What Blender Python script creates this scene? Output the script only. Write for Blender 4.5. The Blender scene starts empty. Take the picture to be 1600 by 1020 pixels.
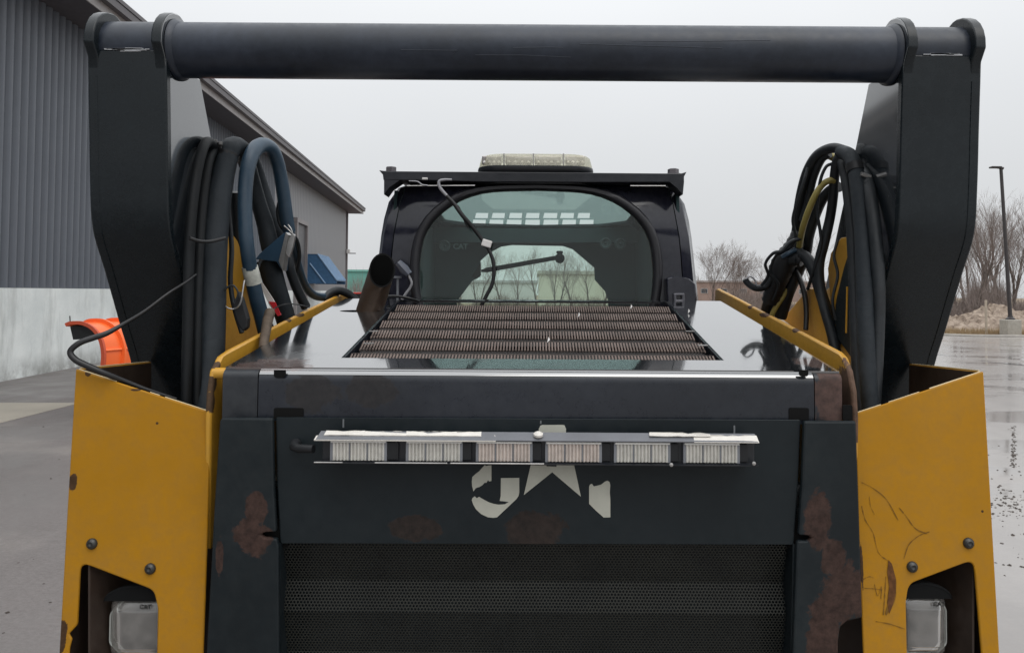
import bpy, math, random
import numpy as np
from math import radians as R, sin, cos, pi
from mathutils import Vector as V, Matrix
from mathutils.geometry import tessellate_polygon

random.seed(7)
sc = bpy.context.scene
col = sc.collection

# ------------------------------------------------------------------ camera, sky, sun, exposure
F = 1200.0                      # focal length in pixels of the 1600 px wide photograph
CX, CY = 833.0, 420.0           # principal point
CAMZ = 1.70
TILT, YAW, ROLL = math.atan(37.0 / F), 0.0, R(0.38)
CAM_R = (Matrix.Rotation(YAW, 3, 'Z') @ Matrix.Rotation(pi / 2 + TILT, 3, 'X') @ Matrix.Rotation(ROLL, 3, 'Z'))
cam_data = bpy.data.cameras.new('camera')
cam_data.sensor_width = 36
cam_data.lens = 36 * F / 1600
cam_data.shift_y = -(510 - CY) / 1600
cam_data.shift_x = (800 - CX) / 1600
cam_data.clip_start = 0.05
cam_data.clip_end = 3000
cam = bpy.data.objects.new('camera', cam_data)
cam.matrix_world = Matrix.Translation((0, 0, CAMZ)) @ CAM_R.to_4x4()
col.objects.link(cam)
sc.camera = cam

SUN_EL, SUN_AZ = R(58), R(150)
world = bpy.data.worlds.new('World')
sc.world = world
world.use_nodes = True
wn, wl = world.node_tree.nodes, world.node_tree.links
wn.clear()
w_out = wn.new('ShaderNodeOutputWorld')
w_bg = wn.new('ShaderNodeBackground')
w_bg.inputs['Strength'].default_value = 0.1
sky = wn.new('ShaderNodeTexSky')
sky.sky_type = 'NISHITA'
sky.sun_disc = False
sky.sun_elevation = SUN_EL
sky.sun_rotation = SUN_AZ
sky.dust_density = 6
# overcast: a grey cloud layer (brighter towards the zenith, uneven) over most of the clear sky
tc = wn.new('ShaderNodeTexCoord')
sep = wn.new('ShaderNodeSeparateXYZ')
ramp = wn.new('ShaderNodeMapRange')
ramp.inputs['From Min'].default_value = 0.0
ramp.inputs['From Max'].default_value = 1.0
ramp.inputs['To Min'].default_value = 1.0
ramp.inputs['To Max'].default_value = 2.9
nz = wn.new('ShaderNodeTexNoise')
nz.inputs['Scale'].default_value = 1.6
nz.inputs['Detail'].default_value = 4
nzr = wn.new('ShaderNodeMapRange')
nzr.inputs['To Min'].default_value = 0.93
nzr.inputs['To Max'].default_value = 1.07
mul = wn.new('ShaderNodeMath'); mul.operation = 'MULTIPLY'
cloud = wn.new('ShaderNodeMix'); cloud.data_type = 'RGBA'; cloud.blend_type = 'MULTIPLY'
cloud.inputs['Factor'].default_value = 1.0
cloud.inputs['A'].default_value = (7.0, 7.15, 7.3, 1)
mix = wn.new('ShaderNodeMix'); mix.data_type = 'RGBA'
mix.inputs['Factor'].default_value = 0.93
wl.new(tc.outputs['Generated'], sep.inputs[0])
zpow = wn.new('ShaderNodeMath'); zpow.operation = 'POWER'; zpow.inputs[1].default_value = 1.6; zpow.use_clamp = True
zmax = wn.new('ShaderNodeMath'); zmax.operation = 'MAXIMUM'; zmax.inputs[1].default_value = 0.0
wl.new(sep.outputs['Z'], zmax.inputs[0]); wl.new(zmax.outputs[0], zpow.inputs[0])
wl.new(zpow.outputs[0], ramp.inputs['Value'])
wl.new(tc.outputs['Generated'], nz.inputs['Vector'])
wl.new(nz.outputs['Fac'], nzr.inputs['Value'])
wl.new(ramp.outputs[0], mul.inputs[0]); wl.new(nzr.outputs[0], mul.inputs[1])
wl.new(mul.outputs[0], cloud.inputs['B'])
wl.new(sky.outputs[0], mix.inputs['A']); wl.new(cloud.outputs['Result'], mix.inputs['B'])
wl.new(mix.outputs['Result'], w_bg.inputs['Color'])
wl.new(w_bg.outputs[0], w_out.inputs['Surface'])

sun_data = bpy.data.lights.new('sun', 'SUN')
sun_data.energy = 0.6
sun_data.angle = R(40)
sun_data.color = (1, 0.97, 0.93)
sun = bpy.data.objects.new('sun', sun_data)
sun_dir = V((sin(SUN_AZ) * cos(SUN_EL), cos(SUN_AZ) * cos(SUN_EL), sin(SUN_EL)))
sun.rotation_euler = sun_dir.to_track_quat('Z', 'Y').to_euler()
col.objects.link(sun)

vs = sc.view_settings
sc.display_settings.display_device = 'sRGB'
vs.view_transform = 'Standard'
vs.look = 'None'
vs.exposure = 0
vs.gamma = 1
vs.use_curve_mapping = False
sc.render.engine = 'CYCLES'
cy = sc.cycles
cy.use_denoising = True
cy.max_bounces = 7
cy.diffuse_bounces = 3
cy.glossy_bounces = 4
cy.transmission_bounces = 6
cy.transparent_max_bounces = 16
cy.caustics_reflective = False
cy.caustics_refractive = False

# ------------------------------------------------------------------ points from the survey of the photograph
def ray(x, y):
    return (CAM_R @ V(((x - CX) / F, (CY - y) / F, -1))).normalized()
def PP(x, y, p0, n):
    d = ray(x, y); o = V((0, 0, CAMZ)); n = V(n)
    return o + d * ((V(p0) - o).dot(n) / d.dot(n))
def P(x, y, Y):            # point at distance Y ahead
    return PP(x, y, (0, Y, 0), (0, 1, 0))
def PX(x, y, X):           # point on the upright fore-and-aft plane X
    return PP(x, y, (X, 0, 0), (1, 0, 0))
def G(x, y):               # point on the ground
    return PP(x, y, (0, 0, 0), (0, 0, 1))

# ------------------------------------------------------------------ mesh builder
class MB:
    def __init__(s): s.v = []; s.f = []
    def add(s, vs_, fs_):
        b = len(s.v); s.v += [tuple(p) for p in vs_]; s.f += [tuple(b + i for i in f) for f in fs_]
        return s
    def box(s, c, d, rot=None):
        c = V(c); hx, hy, hz = d[0] / 2, d[1] / 2, d[2] / 2
        p = [V((sx * hx, sy * hy, sz * hz)) for sz in (-1, 1) for sy in (-1, 1) for sx in (-1, 1)]
        if rot is not None: p = [rot @ q for q in p]
        return s.add([c + q for q in p], [(0, 2, 3, 1), (4, 5, 7, 6), (0, 1, 5, 4), (2, 6, 7, 3), (0, 4, 6, 2), (1, 3, 7, 5)])
    def plate(s, outer, off, holes=()):
        """polygon (3D points) with holes, thickened by vector off"""
        off = V(off); loops = [[V(p) for p in outer]] + [[V(p) for p in h] for h in holes]
        tris = tessellate_polygon(loops)
        flat = [p for l in loops for p in l]; n = len(flat)
        fs_ = [tuple(t) for t in tris] + [tuple(n + i for i in reversed(t)) for t in tris]
        b = 0
        for l in loops:
            m = len(l)
            for i in range(m):
                j = (i + 1) % m
                fs_.append((b + i, b + j, n + b + j, n + b + i))
            b += m
        return s.add(flat + [p + off for p in flat], fs_)
    def loft(s, rings, closed=True, caps=True):
        n = len(rings[0]); vs_ = [p for r in rings for p in r]; fs_ = []
        for a in range(len(rings) - 1):
            for i in range(n if closed else n - 1):
                j = (i + 1) % n
                fs_.append((a * n + i, a * n + j, (a + 1) * n + j, (a + 1) * n + i))
        if caps:
            fs_.append(tuple(reversed(range(n)))); fs_.append(tuple((len(rings) - 1) * n + i for i in range(n)))
        return s.add(vs_, fs_)
    def tube(s, pts, rad, seg=12, caps=True):
        pts = [V(p) for p in pts]; n = len(pts)
        if not hasattr(rad, '__len__'): rad = [rad] * n
        t0 = (pts[1] - pts[0]).normalized()
        up = V((0, 0, 1)) if abs(t0.z) < .9 else V((0, 1, 0))
        u = t0.cross(up).normalized(); rings = []
        for i in range(n):
            t = (pts[min(i + 1, n - 1)] - pts[max(i - 1, 0)])
            t = t.normalized() if t.length > 1e-9 else t0
            u = (u - t * u.dot(t)).normalized(); w = t.cross(u)
            rings.append([pts[i] + (u * cos(2 * pi * k / seg) + w * sin(2 * pi * k / seg)) * rad[i] for k in range(seg)])
        return s.loft(rings, True, caps)
    def cyl(s, a, b, r, seg=20, r2=None):
        return s.tube([a, b], [r, r if r2 is None else r2], seg)
    def lathe(s, c, axis, prof, seg=20):
        """prof: list of (distance along axis, radius)"""
        axis = V(axis).normalized(); u = axis.orthogonal().normalized(); w = axis.cross(u); c = V(c)
        return s.loft([[c + axis * h + (u * cos(2 * pi * k / seg) + w * sin(2 * pi * k / seg)) * max(r, 1e-4) for k in range(seg)] for h, r in prof])

def spline(pts, n=8):
    """Catmull-Rom through points (any dimension)"""
    a = [np.array(p, float) for p in pts]
    a = [2 * a[0] - a[1]] + a + [2 * a[-1] - a[-2]]
    out = []
    for i in range(1, len(a) - 2):
        for k in range(n):
            t = k / n
            out.append(.5 * (2 * a[i] + (a[i + 1] - a[i - 1]) * t + (2 * a[i - 1] - 5 * a[i] + 4 * a[i + 1] - a[i + 2]) * t * t
                             + (3 * a[i] - a[i - 1] - 3 * a[i + 1] + a[i + 2]) * t ** 3))
    out.append(a[-2])
    return out

WM = {}
def link(o, parent=None, local=False):
    col.objects.link(o)
    w = o.matrix_basis.copy() if not local else None
    if parent is not None:
        o.parent = parent
        if not local:
            o.matrix_parent_inverse = WM.get(parent.name, Matrix()).inverted()
    WM[o.name] = Matrix.Translation(o.location) if not local else Matrix()
    return o
def mesh(name, mb, m, smooth=None):
    me = bpy.data.meshes.new(name)
    me.from_pydata([tuple(p) for p in mb.v], [], mb.f)
    if m is not None: me.materials.append(m)
    if smooth is not None:
        me.polygons.foreach_set('use_smooth', [True] * len(me.polygons))
        me.set_sharp_from_angle(angle=R(smooth))
    me.update()
    return me
def fix(me):
    import bmesh
    b = bmesh.new(); b.from_mesh(me); bmesh.ops.recalc_face_normals(b, faces=b.faces); b.to_mesh(me); b.free()
def obj(name, mb, m, parent=None, smooth=40, bevel=0, local=False, kind=None, seg=2, label=None, recalc=True):
    me = mesh(name, mb, m, None)
    if recalc: fix(me)
    if smooth is not None:
        me.polygons.foreach_set('use_smooth', [True] * len(me.polygons))
        me.set_sharp_from_angle(angle=R(smooth))
    o = bpy.data.objects.new(name, me)
    link(o, parent, local)
    if bevel:
        b = o.modifiers.new('bevel', 'BEVEL'); b.width = bevel; b.segments = seg; b.limit_method = 'ANGLE'; b.angle_limit = R(35)
    if kind: o['kind'] = kind
    if label: o['label'] = label
    return o
def thing(name, label, cat, loc=(0, 0, 0), rz=0, group=None):
    o = bpy.data.objects.new(name, None); o.empty_display_size = .2
    o.location = loc; o.rotation_euler = (0, 0, rz)
    link(o); o['label'] = label; o['category'] = cat
    if group: o['group'] = group
    return o
def tag(o, label, cat, group=None):
    o['label'] = label; o['category'] = cat
    if group: o['group'] = group
    return o
def dup(o, loc, rz=0, scale=1, label=None):
    c = o.copy(); c.location = loc; c.rotation_euler = (0, 0, rz); c.scale = (scale,) * 3
    col.objects.link(c)
    if label: c['label'] = label
    for ch in o.children:
        d = ch.copy(); d.parent = c; col.objects.link(d)
    return c
def again(o, loc, rot=None, parent=None):          # another copy of a part sharing its mesh
    c = o.copy(); c.location = loc
    if rot is not None: c.rotation_euler = rot
    if parent is not None:
        c.parent = parent; c.matrix_parent_inverse = WM.get(parent.name, Matrix()).inverted()
    col.objects.link(c); WM[c.name] = Matrix.Translation(c.location)
    return c

def lettering(txt, size, ext, off, loc, m, parent):
    cu = bpy.data.curves.new('lettering', 'FONT'); cu.body = txt; cu.size = size; cu.extrude = ext; cu.offset = off; cu.align_x = 'CENTER'
    t = bpy.data.objects.new('tmp', cu); col.objects.link(t)
    me = bpy.data.meshes.new_from_object(t.evaluated_get(bpy.context.evaluated_depsgraph_get()))
    bpy.data.objects.remove(t)
    me.materials.clear(); me.materials.append(m)
    o = bpy.data.objects.new('lettering', me); o.location = loc; o.rotation_euler = (pi / 2, 0, 0)
    return link(o, parent)

# ------------------------------------------------------------------ materials
def nodes(name):
    m = bpy.data.materials.new(name); m.use_nodes = True
    nt = m.node_tree; b = nt.nodes['Principled BSDF']
    return m, nt, b
def rgba(c): return (c[0], c[1], c[2], 1)
def noise(nt, scale, detail=4, rough=.6, vec=None, dist=0):
    n = nt.nodes.new('ShaderNodeTexNoise'); n.inputs['Scale'].default_value = scale
    n.inputs['Detail'].default_value = detail; n.inputs['Roughness'].default_value = rough; n.inputs['Distortion'].default_value = dist
    if vec is not None: nt.links.new(vec, n.inputs['Vector'])
    return n.outputs['Fac']
def objco(nt):
    return nt.nodes.new('ShaderNodeTexCoord').outputs['Object']
def geoco(nt):
    return nt.nodes.new('ShaderNodeNewGeometry').outputs['Position']
def rng(nt, val, a, b, lo=0, hi=1):
    r = nt.nodes.new('ShaderNodeMapRange'); r.inputs['From Min'].default_value = a; r.inputs['From Max'].default_value = b
    r.inputs['To Min'].default_value = lo; r.inputs['To Max'].default_value = hi
    nt.links.new(val, r.inputs['Value']); return r.outputs[0]
def mixc(nt, fac, a, b):
    m = nt.nodes.new('ShaderNodeMix'); m.data_type = 'RGBA'
    if isinstance(fac, float): m.inputs['Factor'].default_value = fac
    else: nt.links.new(fac, m.inputs['Factor'])
    for k, c in (('A', a), ('B', b)):
        if isinstance(c, tuple): m.inputs[k].default_value = rgba(c)
        else: nt.links.new(c, m.inputs[k])
    return m.outputs['Result']
def mth(nt, op, a, b=None):
    m = nt.nodes.new('ShaderNodeMath'); m.operation = op
    for i, c in enumerate((a, b)):
        if c is None: continue
        if isinstance(c, (int, float)): m.inputs[i].default_value = c
        else: nt.links.new(c, m.inputs[i])
    return m.outputs[0]
def bump(nt, b, h, strength=.2, dist=.01):
    n = nt.nodes.new('ShaderNodeBump'); n.inputs['Strength'].default_value = strength; n.inputs['Distance'].default_value = dist
    nt.links.new(h, n.inputs['Height']); nt.links.new(n.outputs[0], b.inputs['Normal'])
def mapping(nt, vec, scale=(1, 1, 1), loc=(0, 0, 0)):
    m = nt.nodes.new('ShaderNodeMapping'); m.inputs['Scale'].default_value = scale; m.inputs['Location'].default_value = loc
    nt.links.new(vec, m.inputs['Vector']); return m.outputs[0]
def blob(nt, vec, c, r, wob=.9, nscale=22, inner=.9):
    """wear patch with a ragged edge round point c"""
    s = nt.nodes.new('ShaderNodeVectorMath'); s.operation = 'SUBTRACT'; nt.links.new(vec, s.inputs[0]); s.inputs[1].default_value = tuple(c)
    d = nt.nodes.new('ShaderNodeVectorMath'); d.operation = 'DIVIDE'; nt.links.new(s.outputs[0], d.inputs[0]); d.inputs[1].default_value = tuple(r)
    l = nt.nodes.new('ShaderNodeVectorMath'); l.operation = 'LENGTH'; nt.links.new(d.outputs[0], l.inputs[0])
    n = noise(nt, nscale, 9, .72, vec, .4)
    v = mth(nt, 'ADD', l.outputs['Value'], mth(nt, 'MULTIPLY', mth(nt, 'SUBTRACT', n, .5), wob * 2))
    return rng(nt, v, 1.0, inner)

def paint(name, c, rough=.4, var=.25, dust=(.10, .095, .09), dusty=.12, rust=(), rustc=(.060, .030, .023), chips=0, coat=0, bumpy=.05, vsc=3, spec=.5, soft=None):
    m, nt, b = nodes(name)
    vec = objco(nt)
    n1 = noise(nt, vsc, 6, .65, vec)
    n2 = noise(nt, 45, 4, .7, vec)
    base = mixc(nt, rng(nt, n1, .3, .7), tuple(x * (1 - var) for x in c), tuple(min(1, x * (1 + var)) for x in c))
    fd = rng(nt, mth(nt, 'MULTIPLY', n1, n2), .18, .5, 0, dusty)
    base = mixc(nt, fd, base, dust)
    rg = rng(nt, n2, .3, .7, rough * .8, min(1, rough * 1.25))
    mask = None
    for cc, rr in rust:
        k = blob(nt, vec, cc, rr)
        mask = k if mask is None else mth(nt, 'MAXIMUM', mask, k)
    if chips:
        k = rng(nt, noise(nt, 16, 8, .75, vec), .5 + chips, .52 + chips)
        mask = k if mask is None else mth(nt, 'MAXIMUM', mask, k)
    if mask is not None:
        n3 = noise(nt, 70, 5, .7, vec)
        rc = mixc(nt, rng(nt, n3, .35, .65), tuple(x * .6 for x in rustc), tuple(x * 1.35 for x in rustc))
        base = mixc(nt, mth(nt, 'MULTIPLY', mask, soft if soft else .95), base, rc)
        rg = mth(nt, 'ADD', rg, mth(nt, 'MULTIPLY', mask, .75 - rough if rough < .75 else 0))
    nt.links.new(base, b.inputs['Base Color']); nt.links.new(rg, b.inputs['Roughness'])
    b.inputs['Specular IOR Level'].default_value = spec
    if coat: b.inputs['Coat Weight'].default_value = coat; b.inputs['Coat Roughness'].default_value = .06
    if bumpy: bump(nt, b, noise(nt, 60, 5, .6, vec), bumpy, .004)
    return m
def simple(name, c, rough=.5, metal=0, spec=.5, var=.15, sc_=8):
    m, nt, b = nodes(name)
    vec = objco(nt); n = noise(nt, sc_, 5, .6, vec)
    nt.links.new(mixc(nt, rng(nt, n, .3, .7), tuple(x * (1 - var) for x in c), tuple(min(1, x * (1 + var)) for x in c)), b.inputs['Base Color'])
    b.inputs['Roughness'].default_value = rough; b.inputs['Metallic'].default_value = metal
    b.inputs['Specular IOR Level'].default_value = spec
    return m
def glass(name, tint, refl=.08, rough=.02, haze=0., hazec=(.5, .5, .45)):
    m = bpy.data.materials.new(name); m.use_nodes = True; nt = m.node_tree; nt.nodes.clear()
    o = nt.nodes.new('ShaderNodeOutputMaterial'); t = nt.nodes.new('ShaderNodeBsdfTransparent'); g = nt.nodes.new('ShaderNodeBsdfGlossy')
    t.inputs['Color'].default_value = rgba(tint); g.inputs['Roughness'].default_value = rough
    fr = nt.nodes.new('ShaderNodeFresnel'); fr.inputs['IOR'].default_value = 1.5
    f = rng(nt, fr.outputs[0], 0.04, 1, refl, min(1, refl + .5))
    m1 = nt.nodes.new('ShaderNodeMixShader'); nt.links.new(f, m1.inputs[0]); nt.links.new(t.outputs[0], m1.inputs[1]); nt.links.new(g.outputs[0], m1.inputs[2])
    out = m1.outputs[0]
    if haze:
        d = nt.nodes.new('ShaderNodeBsdfDiffuse'); d.inputs['Color'].default_value = rgba(hazec)
        m2 = nt.nodes.new('ShaderNodeMixShader'); m2.inputs[0].default_value = haze
        n = noise(nt, 30, 5, .7, objco(nt)); nt.links.new(rng(nt, n, .3, .75, haze * .5, min(1, haze * 1.4)), m2.inputs[0])
        nt.links.new(out, m2.inputs[1]); nt.links.new(d.outputs[0], m2.inputs[2]); out = m2.outputs[0]
    nt.links.new(out, o.inputs['Surface'])
    return m

YD = 1.455                      # distance of the rear door
def pr(x, y, rx, ry, Y=YD): return (P(x, y, Y), (rx * Y / F, .12, ry * Y / F))
M = {}
M['arm'] = paint('arm_black_paint', (.0065, .0105, .0135), .26, .25, (.022, .029, .033), .35, spec=.34, chips=.24, rustc=(.05, .04, .035), vsc=2.2)
M['arm_gloss'] = paint('arm_plate_gloss', (.010, .014, .018), .22, .25, (.05, .055, .06), .4, bumpy=.01, coat=1)
M['arm_gloss'].node_tree.nodes['Principled BSDF'].inputs['Coat IOR'].default_value = 2.1
M['tube'] = paint('tube_black_paint', (.009, .015, .027), .40, .35, (.05, .06, .085), .55, vsc=5)
M['hood'] = paint('hood_black_gloss', (.014, .016, .019), .10, .2, (.12, .12, .12), .12, bumpy=.004, coat=1,
                  rust=[pr(420, 572, 62, 9, 1.5), pr(1290, 566, 40, 12, 1.5), pr(1310, 560, 30, 14, 1.6)])
M['hood'].node_tree.nodes['Principled BSDF'].inputs['Coat IOR'].default_value = 2.9
_nt = M['hood'].node_tree; _b = _nt.nodes['Principled BSDF']; _v = objco(_nt)
_film = mth(_nt, 'MAXIMUM', mth(_nt, 'MULTIPLY', blob(_nt, _v, (-.50, 1.58, 1.56), (.16, .22, .3), .8, 9, .1), .30), rng(_nt, noise(_nt, 7, 6, .7, _v), .48, .75, .03, .22))
_nt.links.new(_film, _b.inputs['Coat Roughness'])
M['hood_front'] = paint('hood_front_paint', (.010, .013, .020), .30, .25, (.04, .045, .055), .4,
                        rust=[pr(490, 612, 46, 30, 1.48), pr(580, 610, 40, 30, 1.48)], rustc=(.022, .019, .018), soft=.7)
M['hood_corner'] = paint('hood_corner_paint', (.015, .018, .023), .4, .25, (.07, .075, .08), .35,
                         rust=[pr(1310, 625, 42, 50, 1.48), pr(1300, 590, 22, 16, 1.48)], rustc=(.075, .042, .034))
M['door'] = paint('rear_door_paint', (.0085, .0135, .0165), .45, .22, (.026, .031, .034), .35, spec=.29,
                  rust=[pr(648, 826, 40, 20), pr(838, 828, 52, 30)], rustc=(.034, .022, .017), soft=.7)
M['door_frame'] = paint('door_frame_paint', (.0095, .0145, .0175), .45, .25, (.040, .044, .044), .35, spec=.29,
                        rust=[pr(398, 838, 30, 32), pr(403, 796, 18, 30), pr(345, 870, 6, 30), pr(1275, 812, 22, 48), pr(1322, 925, 40, 48),
                              pr(1285, 1000, 26, 75), pr(1300, 870, 20, 30)], rustc=(.050, .028, .022))
M['perf'] = simple('perforated_steel', (.018, .0185, .0145), .65, .05, .4, .3, 12)
M['louver'] = simple('dusty_louver_steel', (.165, .125, .108), .6, .1, .4, .3, 14)
M['louver_dark'] = simple('dark_mesh_steel', (.035, .029, .027), .65, .05, .4, .35, 14)  # valley mesh: same sheet as the louvers in a much darker tone
M['hood_rubber'] = simple('lamp_hood_rubber', (.006, .0065, .007), .8, 0, .2)
M['void'] = simple('cavity_black', (.006, .006, .006), .9, 0, .2)  # near-black puts the dark of hollows into the colour; wiper arm too
def ch(x, y, rx, ry): return (P(x, y, 1.48), (rx * 1.48 / F, .12, ry * 1.48 / F))
M['yellow'] = paint('yellow_paint', (.42, .196, .007), .5, .12, (.20, .13, .06), .42, spec=.22,
                    rust=[ch(108, 755, 7, 13), ch(105, 988, 8, 26), ch(123, 586, 5, 5), ch(237, 664, 2.2, 2.2), ch(325, 660, 5, 16), ch(1538, 800, 2, 2),
                          ch(1341, 760, 3, 30), ch(1345, 880, 3, 40), ch(200, 612, 9, 2)], chips=.26, rustc=(.05, .028, .018), bumpy=.03, vsc=2)
def wl_(x, y, rx, ry, X=-.632): return (PX(x, y, X), (.05, rx * 1.6 / F, ry * 1.6 / F))
M['yellow_bright'] = paint('yellow_plate_paint', (.58, .30, .028), .38, .12, (.3, .2, .08), .3, chips=.22, rust=[wl_(325, 600, 9, 14), wl_(323, 628, 9, 16), wl_(332, 572, 8, 9), wl_(463, 492, 26, 4), wl_(445, 500, 14, 4)], rustc=(.05, .028, .018), bumpy=.03, vsc=3)
M['worn_edge'] = simple('worn_paint_edge', (.62, .50, .30), .5)
M['yellow_rusty'] = paint('worn_yellow_paint', (.55, .29, .035), .4, .15, (.3, .2, .08), .3, chips=.20, rustc=(.08, .045, .035),
                          rust=[(V((.63, 1.50, 1.50)), (.05, .06, .09)), wl_(1200, 492, 30, 5, .632), wl_(1178, 480, 18, 5, .632), wl_(1250, 516, 14, 5, .632)], bumpy=.03, vsc=3)
M['rubber'] = simple('black_rubber', (.010, .011, .013), .55, 0, .45, .3, 20)
M['hose_shaded'] = simple('hose_shade_black', (.0045, .006, .0075), .6, 0, .28, .3, 20)  # darker copy of the hose: shade beside the arm put into the colour
M['hose'] = paint('hose_black', (.010, .013, .016), .5, .3, (.05, .055, .06), .4, bumpy=.15, vsc=9, spec=.4)
M['hose_blue'] = paint('hose_blue_black', (.018, .046, .078), .42, .25, (.08, .11, .14), .4, bumpy=.08, vsc=7)
M['hose_olive'] = paint('hose_olive', (.34, .28, .075), .45, .3, (.16, .13, .07), .4, vsc=10)
M['sleeve'] = paint('hose_sleeve', (.013, .018, .023), .65, .25, (.06, .066, .072), .4, bumpy=.4, vsc=6, spec=.3)
M['cable'] = simple('cable_black', (.012, .012, .013), .4)
M['cable_grey'] = simple('cable_grey', (.30, .30, .32), .4)
M['tape'] = paint('peeling_white_tape', (.72, .69, .64), .35, .12, (.3, .27, .22), .25, chips=.2, rustc=(.08, .08, .08))
M['decal'] = simple('worn_decal', (.52, .52, .45), .5, 0, .4, .06, 30)
M['steel'] = simple('bare_steel', (.42, .41, .40), .32, .8, .5, .25, 30)
M['bolt'] = simple('dark_bolt', (.055, .055, .052), .35, .5)
M['led'] = simple('led_lens', (.60, .585, .54), .22, .1, .6, .12, 60)
M['led_warm'] = simple('led_lens_warm', (.60, .53, .48), .22, .1, .6, .14, 60)
M['module_grey'] = simple('module_grey', (.20, .21, .23), .3)
M['led_body'] = simple('led_body', (.014, .016, .020), .35)
M['lens'] = glass('headlight_lens', (.94, .96, .94), .12, .08, .17, (.84, .80, .75))
M['reflector'] = simple('headlight_reflector', (.88, .89, .86), .20, .85, .5, .2, 20)
M['brown_steel'] = paint('brown_stained_steel', (.030, .018, .012), .6, .35, (.06, .045, .035), .4, vsc=8)
M['cab'] = paint('cab_black_gloss', (.012, .013, .022), .12, .2, (.12, .12, .14), .2, bumpy=.012)
M['cab_matte'] = paint('cab_bracket_black', (.013, .015, .020), .35, .2, (.05, .05, .06), .3)
M['seal'] = simple('window_seal', (.018, .018, .022), .42, 0, .5, .2)
M['cab_in'] = simple('cab_interior', (.020, .044, .046), .7, 0, .3, .3, 6)
M['cab_in_grey'] = simple('cab_interior_grey', (.07, .10, .10), .6, 0, .3, .2)
M['glass_rear'] = glass('rear_glass', (.87, .93, .91), .03, .012, .008, (.6, .7, .68))
M['glass_sky'] = glass('skylight_tint', (.80, .89, .88), .02, .05, .05, (.45, .6, .6))
M['glass_front'] = glass('front_glass', (.92, .97, .94), .03, .02)
M['beacon_lens'] = glass('beacon_lens', (.95, .94, .84), .06, .08, .26, (.80, .78, .64))
M['beacon_in'] = simple('beacon_reflector', (.40, .37, .36), .25, .6, .5, .2, 60)
M['blue'] = simple('blue_paint', (.05, .13, .25), .4, .3)
M['blue_dark'] = simple('blue_clamp', (.028, .075, .135), .45, .2)
M['white'] = simple('white_plastic', (.72, .70, .68), .4)
M['label'] = simple('hose_label', (.50, .51, .46), .6, 0, .4, .3, 40)
M['red'] = simple('red_reflector_tape', (.60, .03, .04), .35)
M['conduit'] = simple('dirty_conduit', (.10, .075, .055), .7, 0, .3, .4, 40)
M['exhaust'] = simple('exhaust_steel', (.10, .070, .052), .42, .55, .5, .35, 10)
M['soot'] = simple('soot', (.006, .006, .006), .9, 0, .1)
M['scratch'] = simple('scraped_metal', (.55, .56, .58), .35, .3)
M['pen'] = simple('scribble_stain', (.17, .085, .016), .7, 0, .2)
M['ink'] = simple('dark_print', (.02, .02, .02), .5)
M['faint'] = simple('faint_print', (.10, .16, .16), .6)

# ================================================================== THE SETTING
# ground ------------------------------------------------------------
def ground_mat():
    m, nt, b = nodes('wet_asphalt')
    g = geoco(nt)
    big = noise(nt, .16, 6, .6, g, .6)
    mid = noise(nt, 1.1, 6, .65, mapping(nt, g, (1, .45, 1)))
    fine = noise(nt, 38, 4, .8, g)
    grit = noise(nt, 140, 2, .8, g)
    s = nt.nodes.new('ShaderNodeSeparateXYZ'); nt.links.new(g, s.inputs[0])
    right = rng(nt, s.outputs['X'], -1.0, 4.0)                       # wetter side of the yard; its sky reflection is also put into colour
    wet = mth(nt, 'ADD', mth(nt, 'MULTIPLY', right, .42), mth(nt, 'MULTIPLY', mth(nt, 'ADD', big, mid), .5))
    wet = rng(nt, wet, .40, .72)
    base = mixc(nt, rng(nt, mid, .3, .7), (.105, .092, .088), (.165, .147, .142))
    base = mixc(nt, rng(nt, fine, .35, .7, 0, .6), base, (.25, .232, .222))
    base = mixc(nt, mth(nt, 'MULTIPLY', right, .75), base, mixc(nt, rng(nt, mid, .3, .7), (.42, .395, .37), (.53, .50, .47)))  # paler paving on the right, with wet sky reflection put into the colour
    base = mixc(nt, mth(nt, 'MULTIPLY', wet, .25), base, (.12, .113, .11))
    pud = rng(nt, noise(nt, .42, 7, .62, mapping(nt, g, (.8, 1.5, 1), (3, 1, 0)), .8), .50, .56)
    pud = mth(nt, 'MULTIPLY', pud, rng(nt, s.outputs['X'], -3.0, 2.0, .35, 1))
    base = mixc(nt, mth(nt, 'MULTIPLY', pud, .45), base, (.22, .205, .195))
    silt = rng(nt, noise(nt, .5, 5, .6, mapping(nt, g, (1, 1, 1), (7, 3, 0))), .55, .66)
    base = mixc(nt, mth(nt, 'MULTIPLY', silt, .35), base, (.32, .29, .265))
    nt.links.new(base, b.inputs['Base Color'])
    rgh = mth(nt, 'ADD', rng(nt, wet, 0, 1, .62, .16), mth(nt, 'MULTIPLY', grit, .06))
    nt.links.new(mth(nt, 'MULTIPLY', rgh, rng(nt, pud, 0, 1, 1, .40)), b.inputs['Roughness'])
    h = mth(nt, 'MULTIPLY', mth(nt, 'ADD', fine, grit), mth(nt, 'MULTIPLY', mth(nt, 'SUBTRACT', 1.08, wet), mth(nt, 'SUBTRACT', 1.05, pud)))
    bump(nt, b, h, .35, .006)
    return m
mb = MB(); n = 60
xs = [-320 + i * 640 / n for i in range(n + 1)]; ys = [-260 + i * 760 / n for i in range(n + 1)]
mb.add([(x, y, 0) for y in ys for x in xs], [(j * (n + 1) + i, j * (n + 1) + i + 1, (j + 1) * (n + 1) + i + 1, (j + 1) * (n + 1) + i) for j in range(n) for i in range(n)])
obj('ground', mb, ground_mat(), kind='structure', smooth=None)
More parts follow.
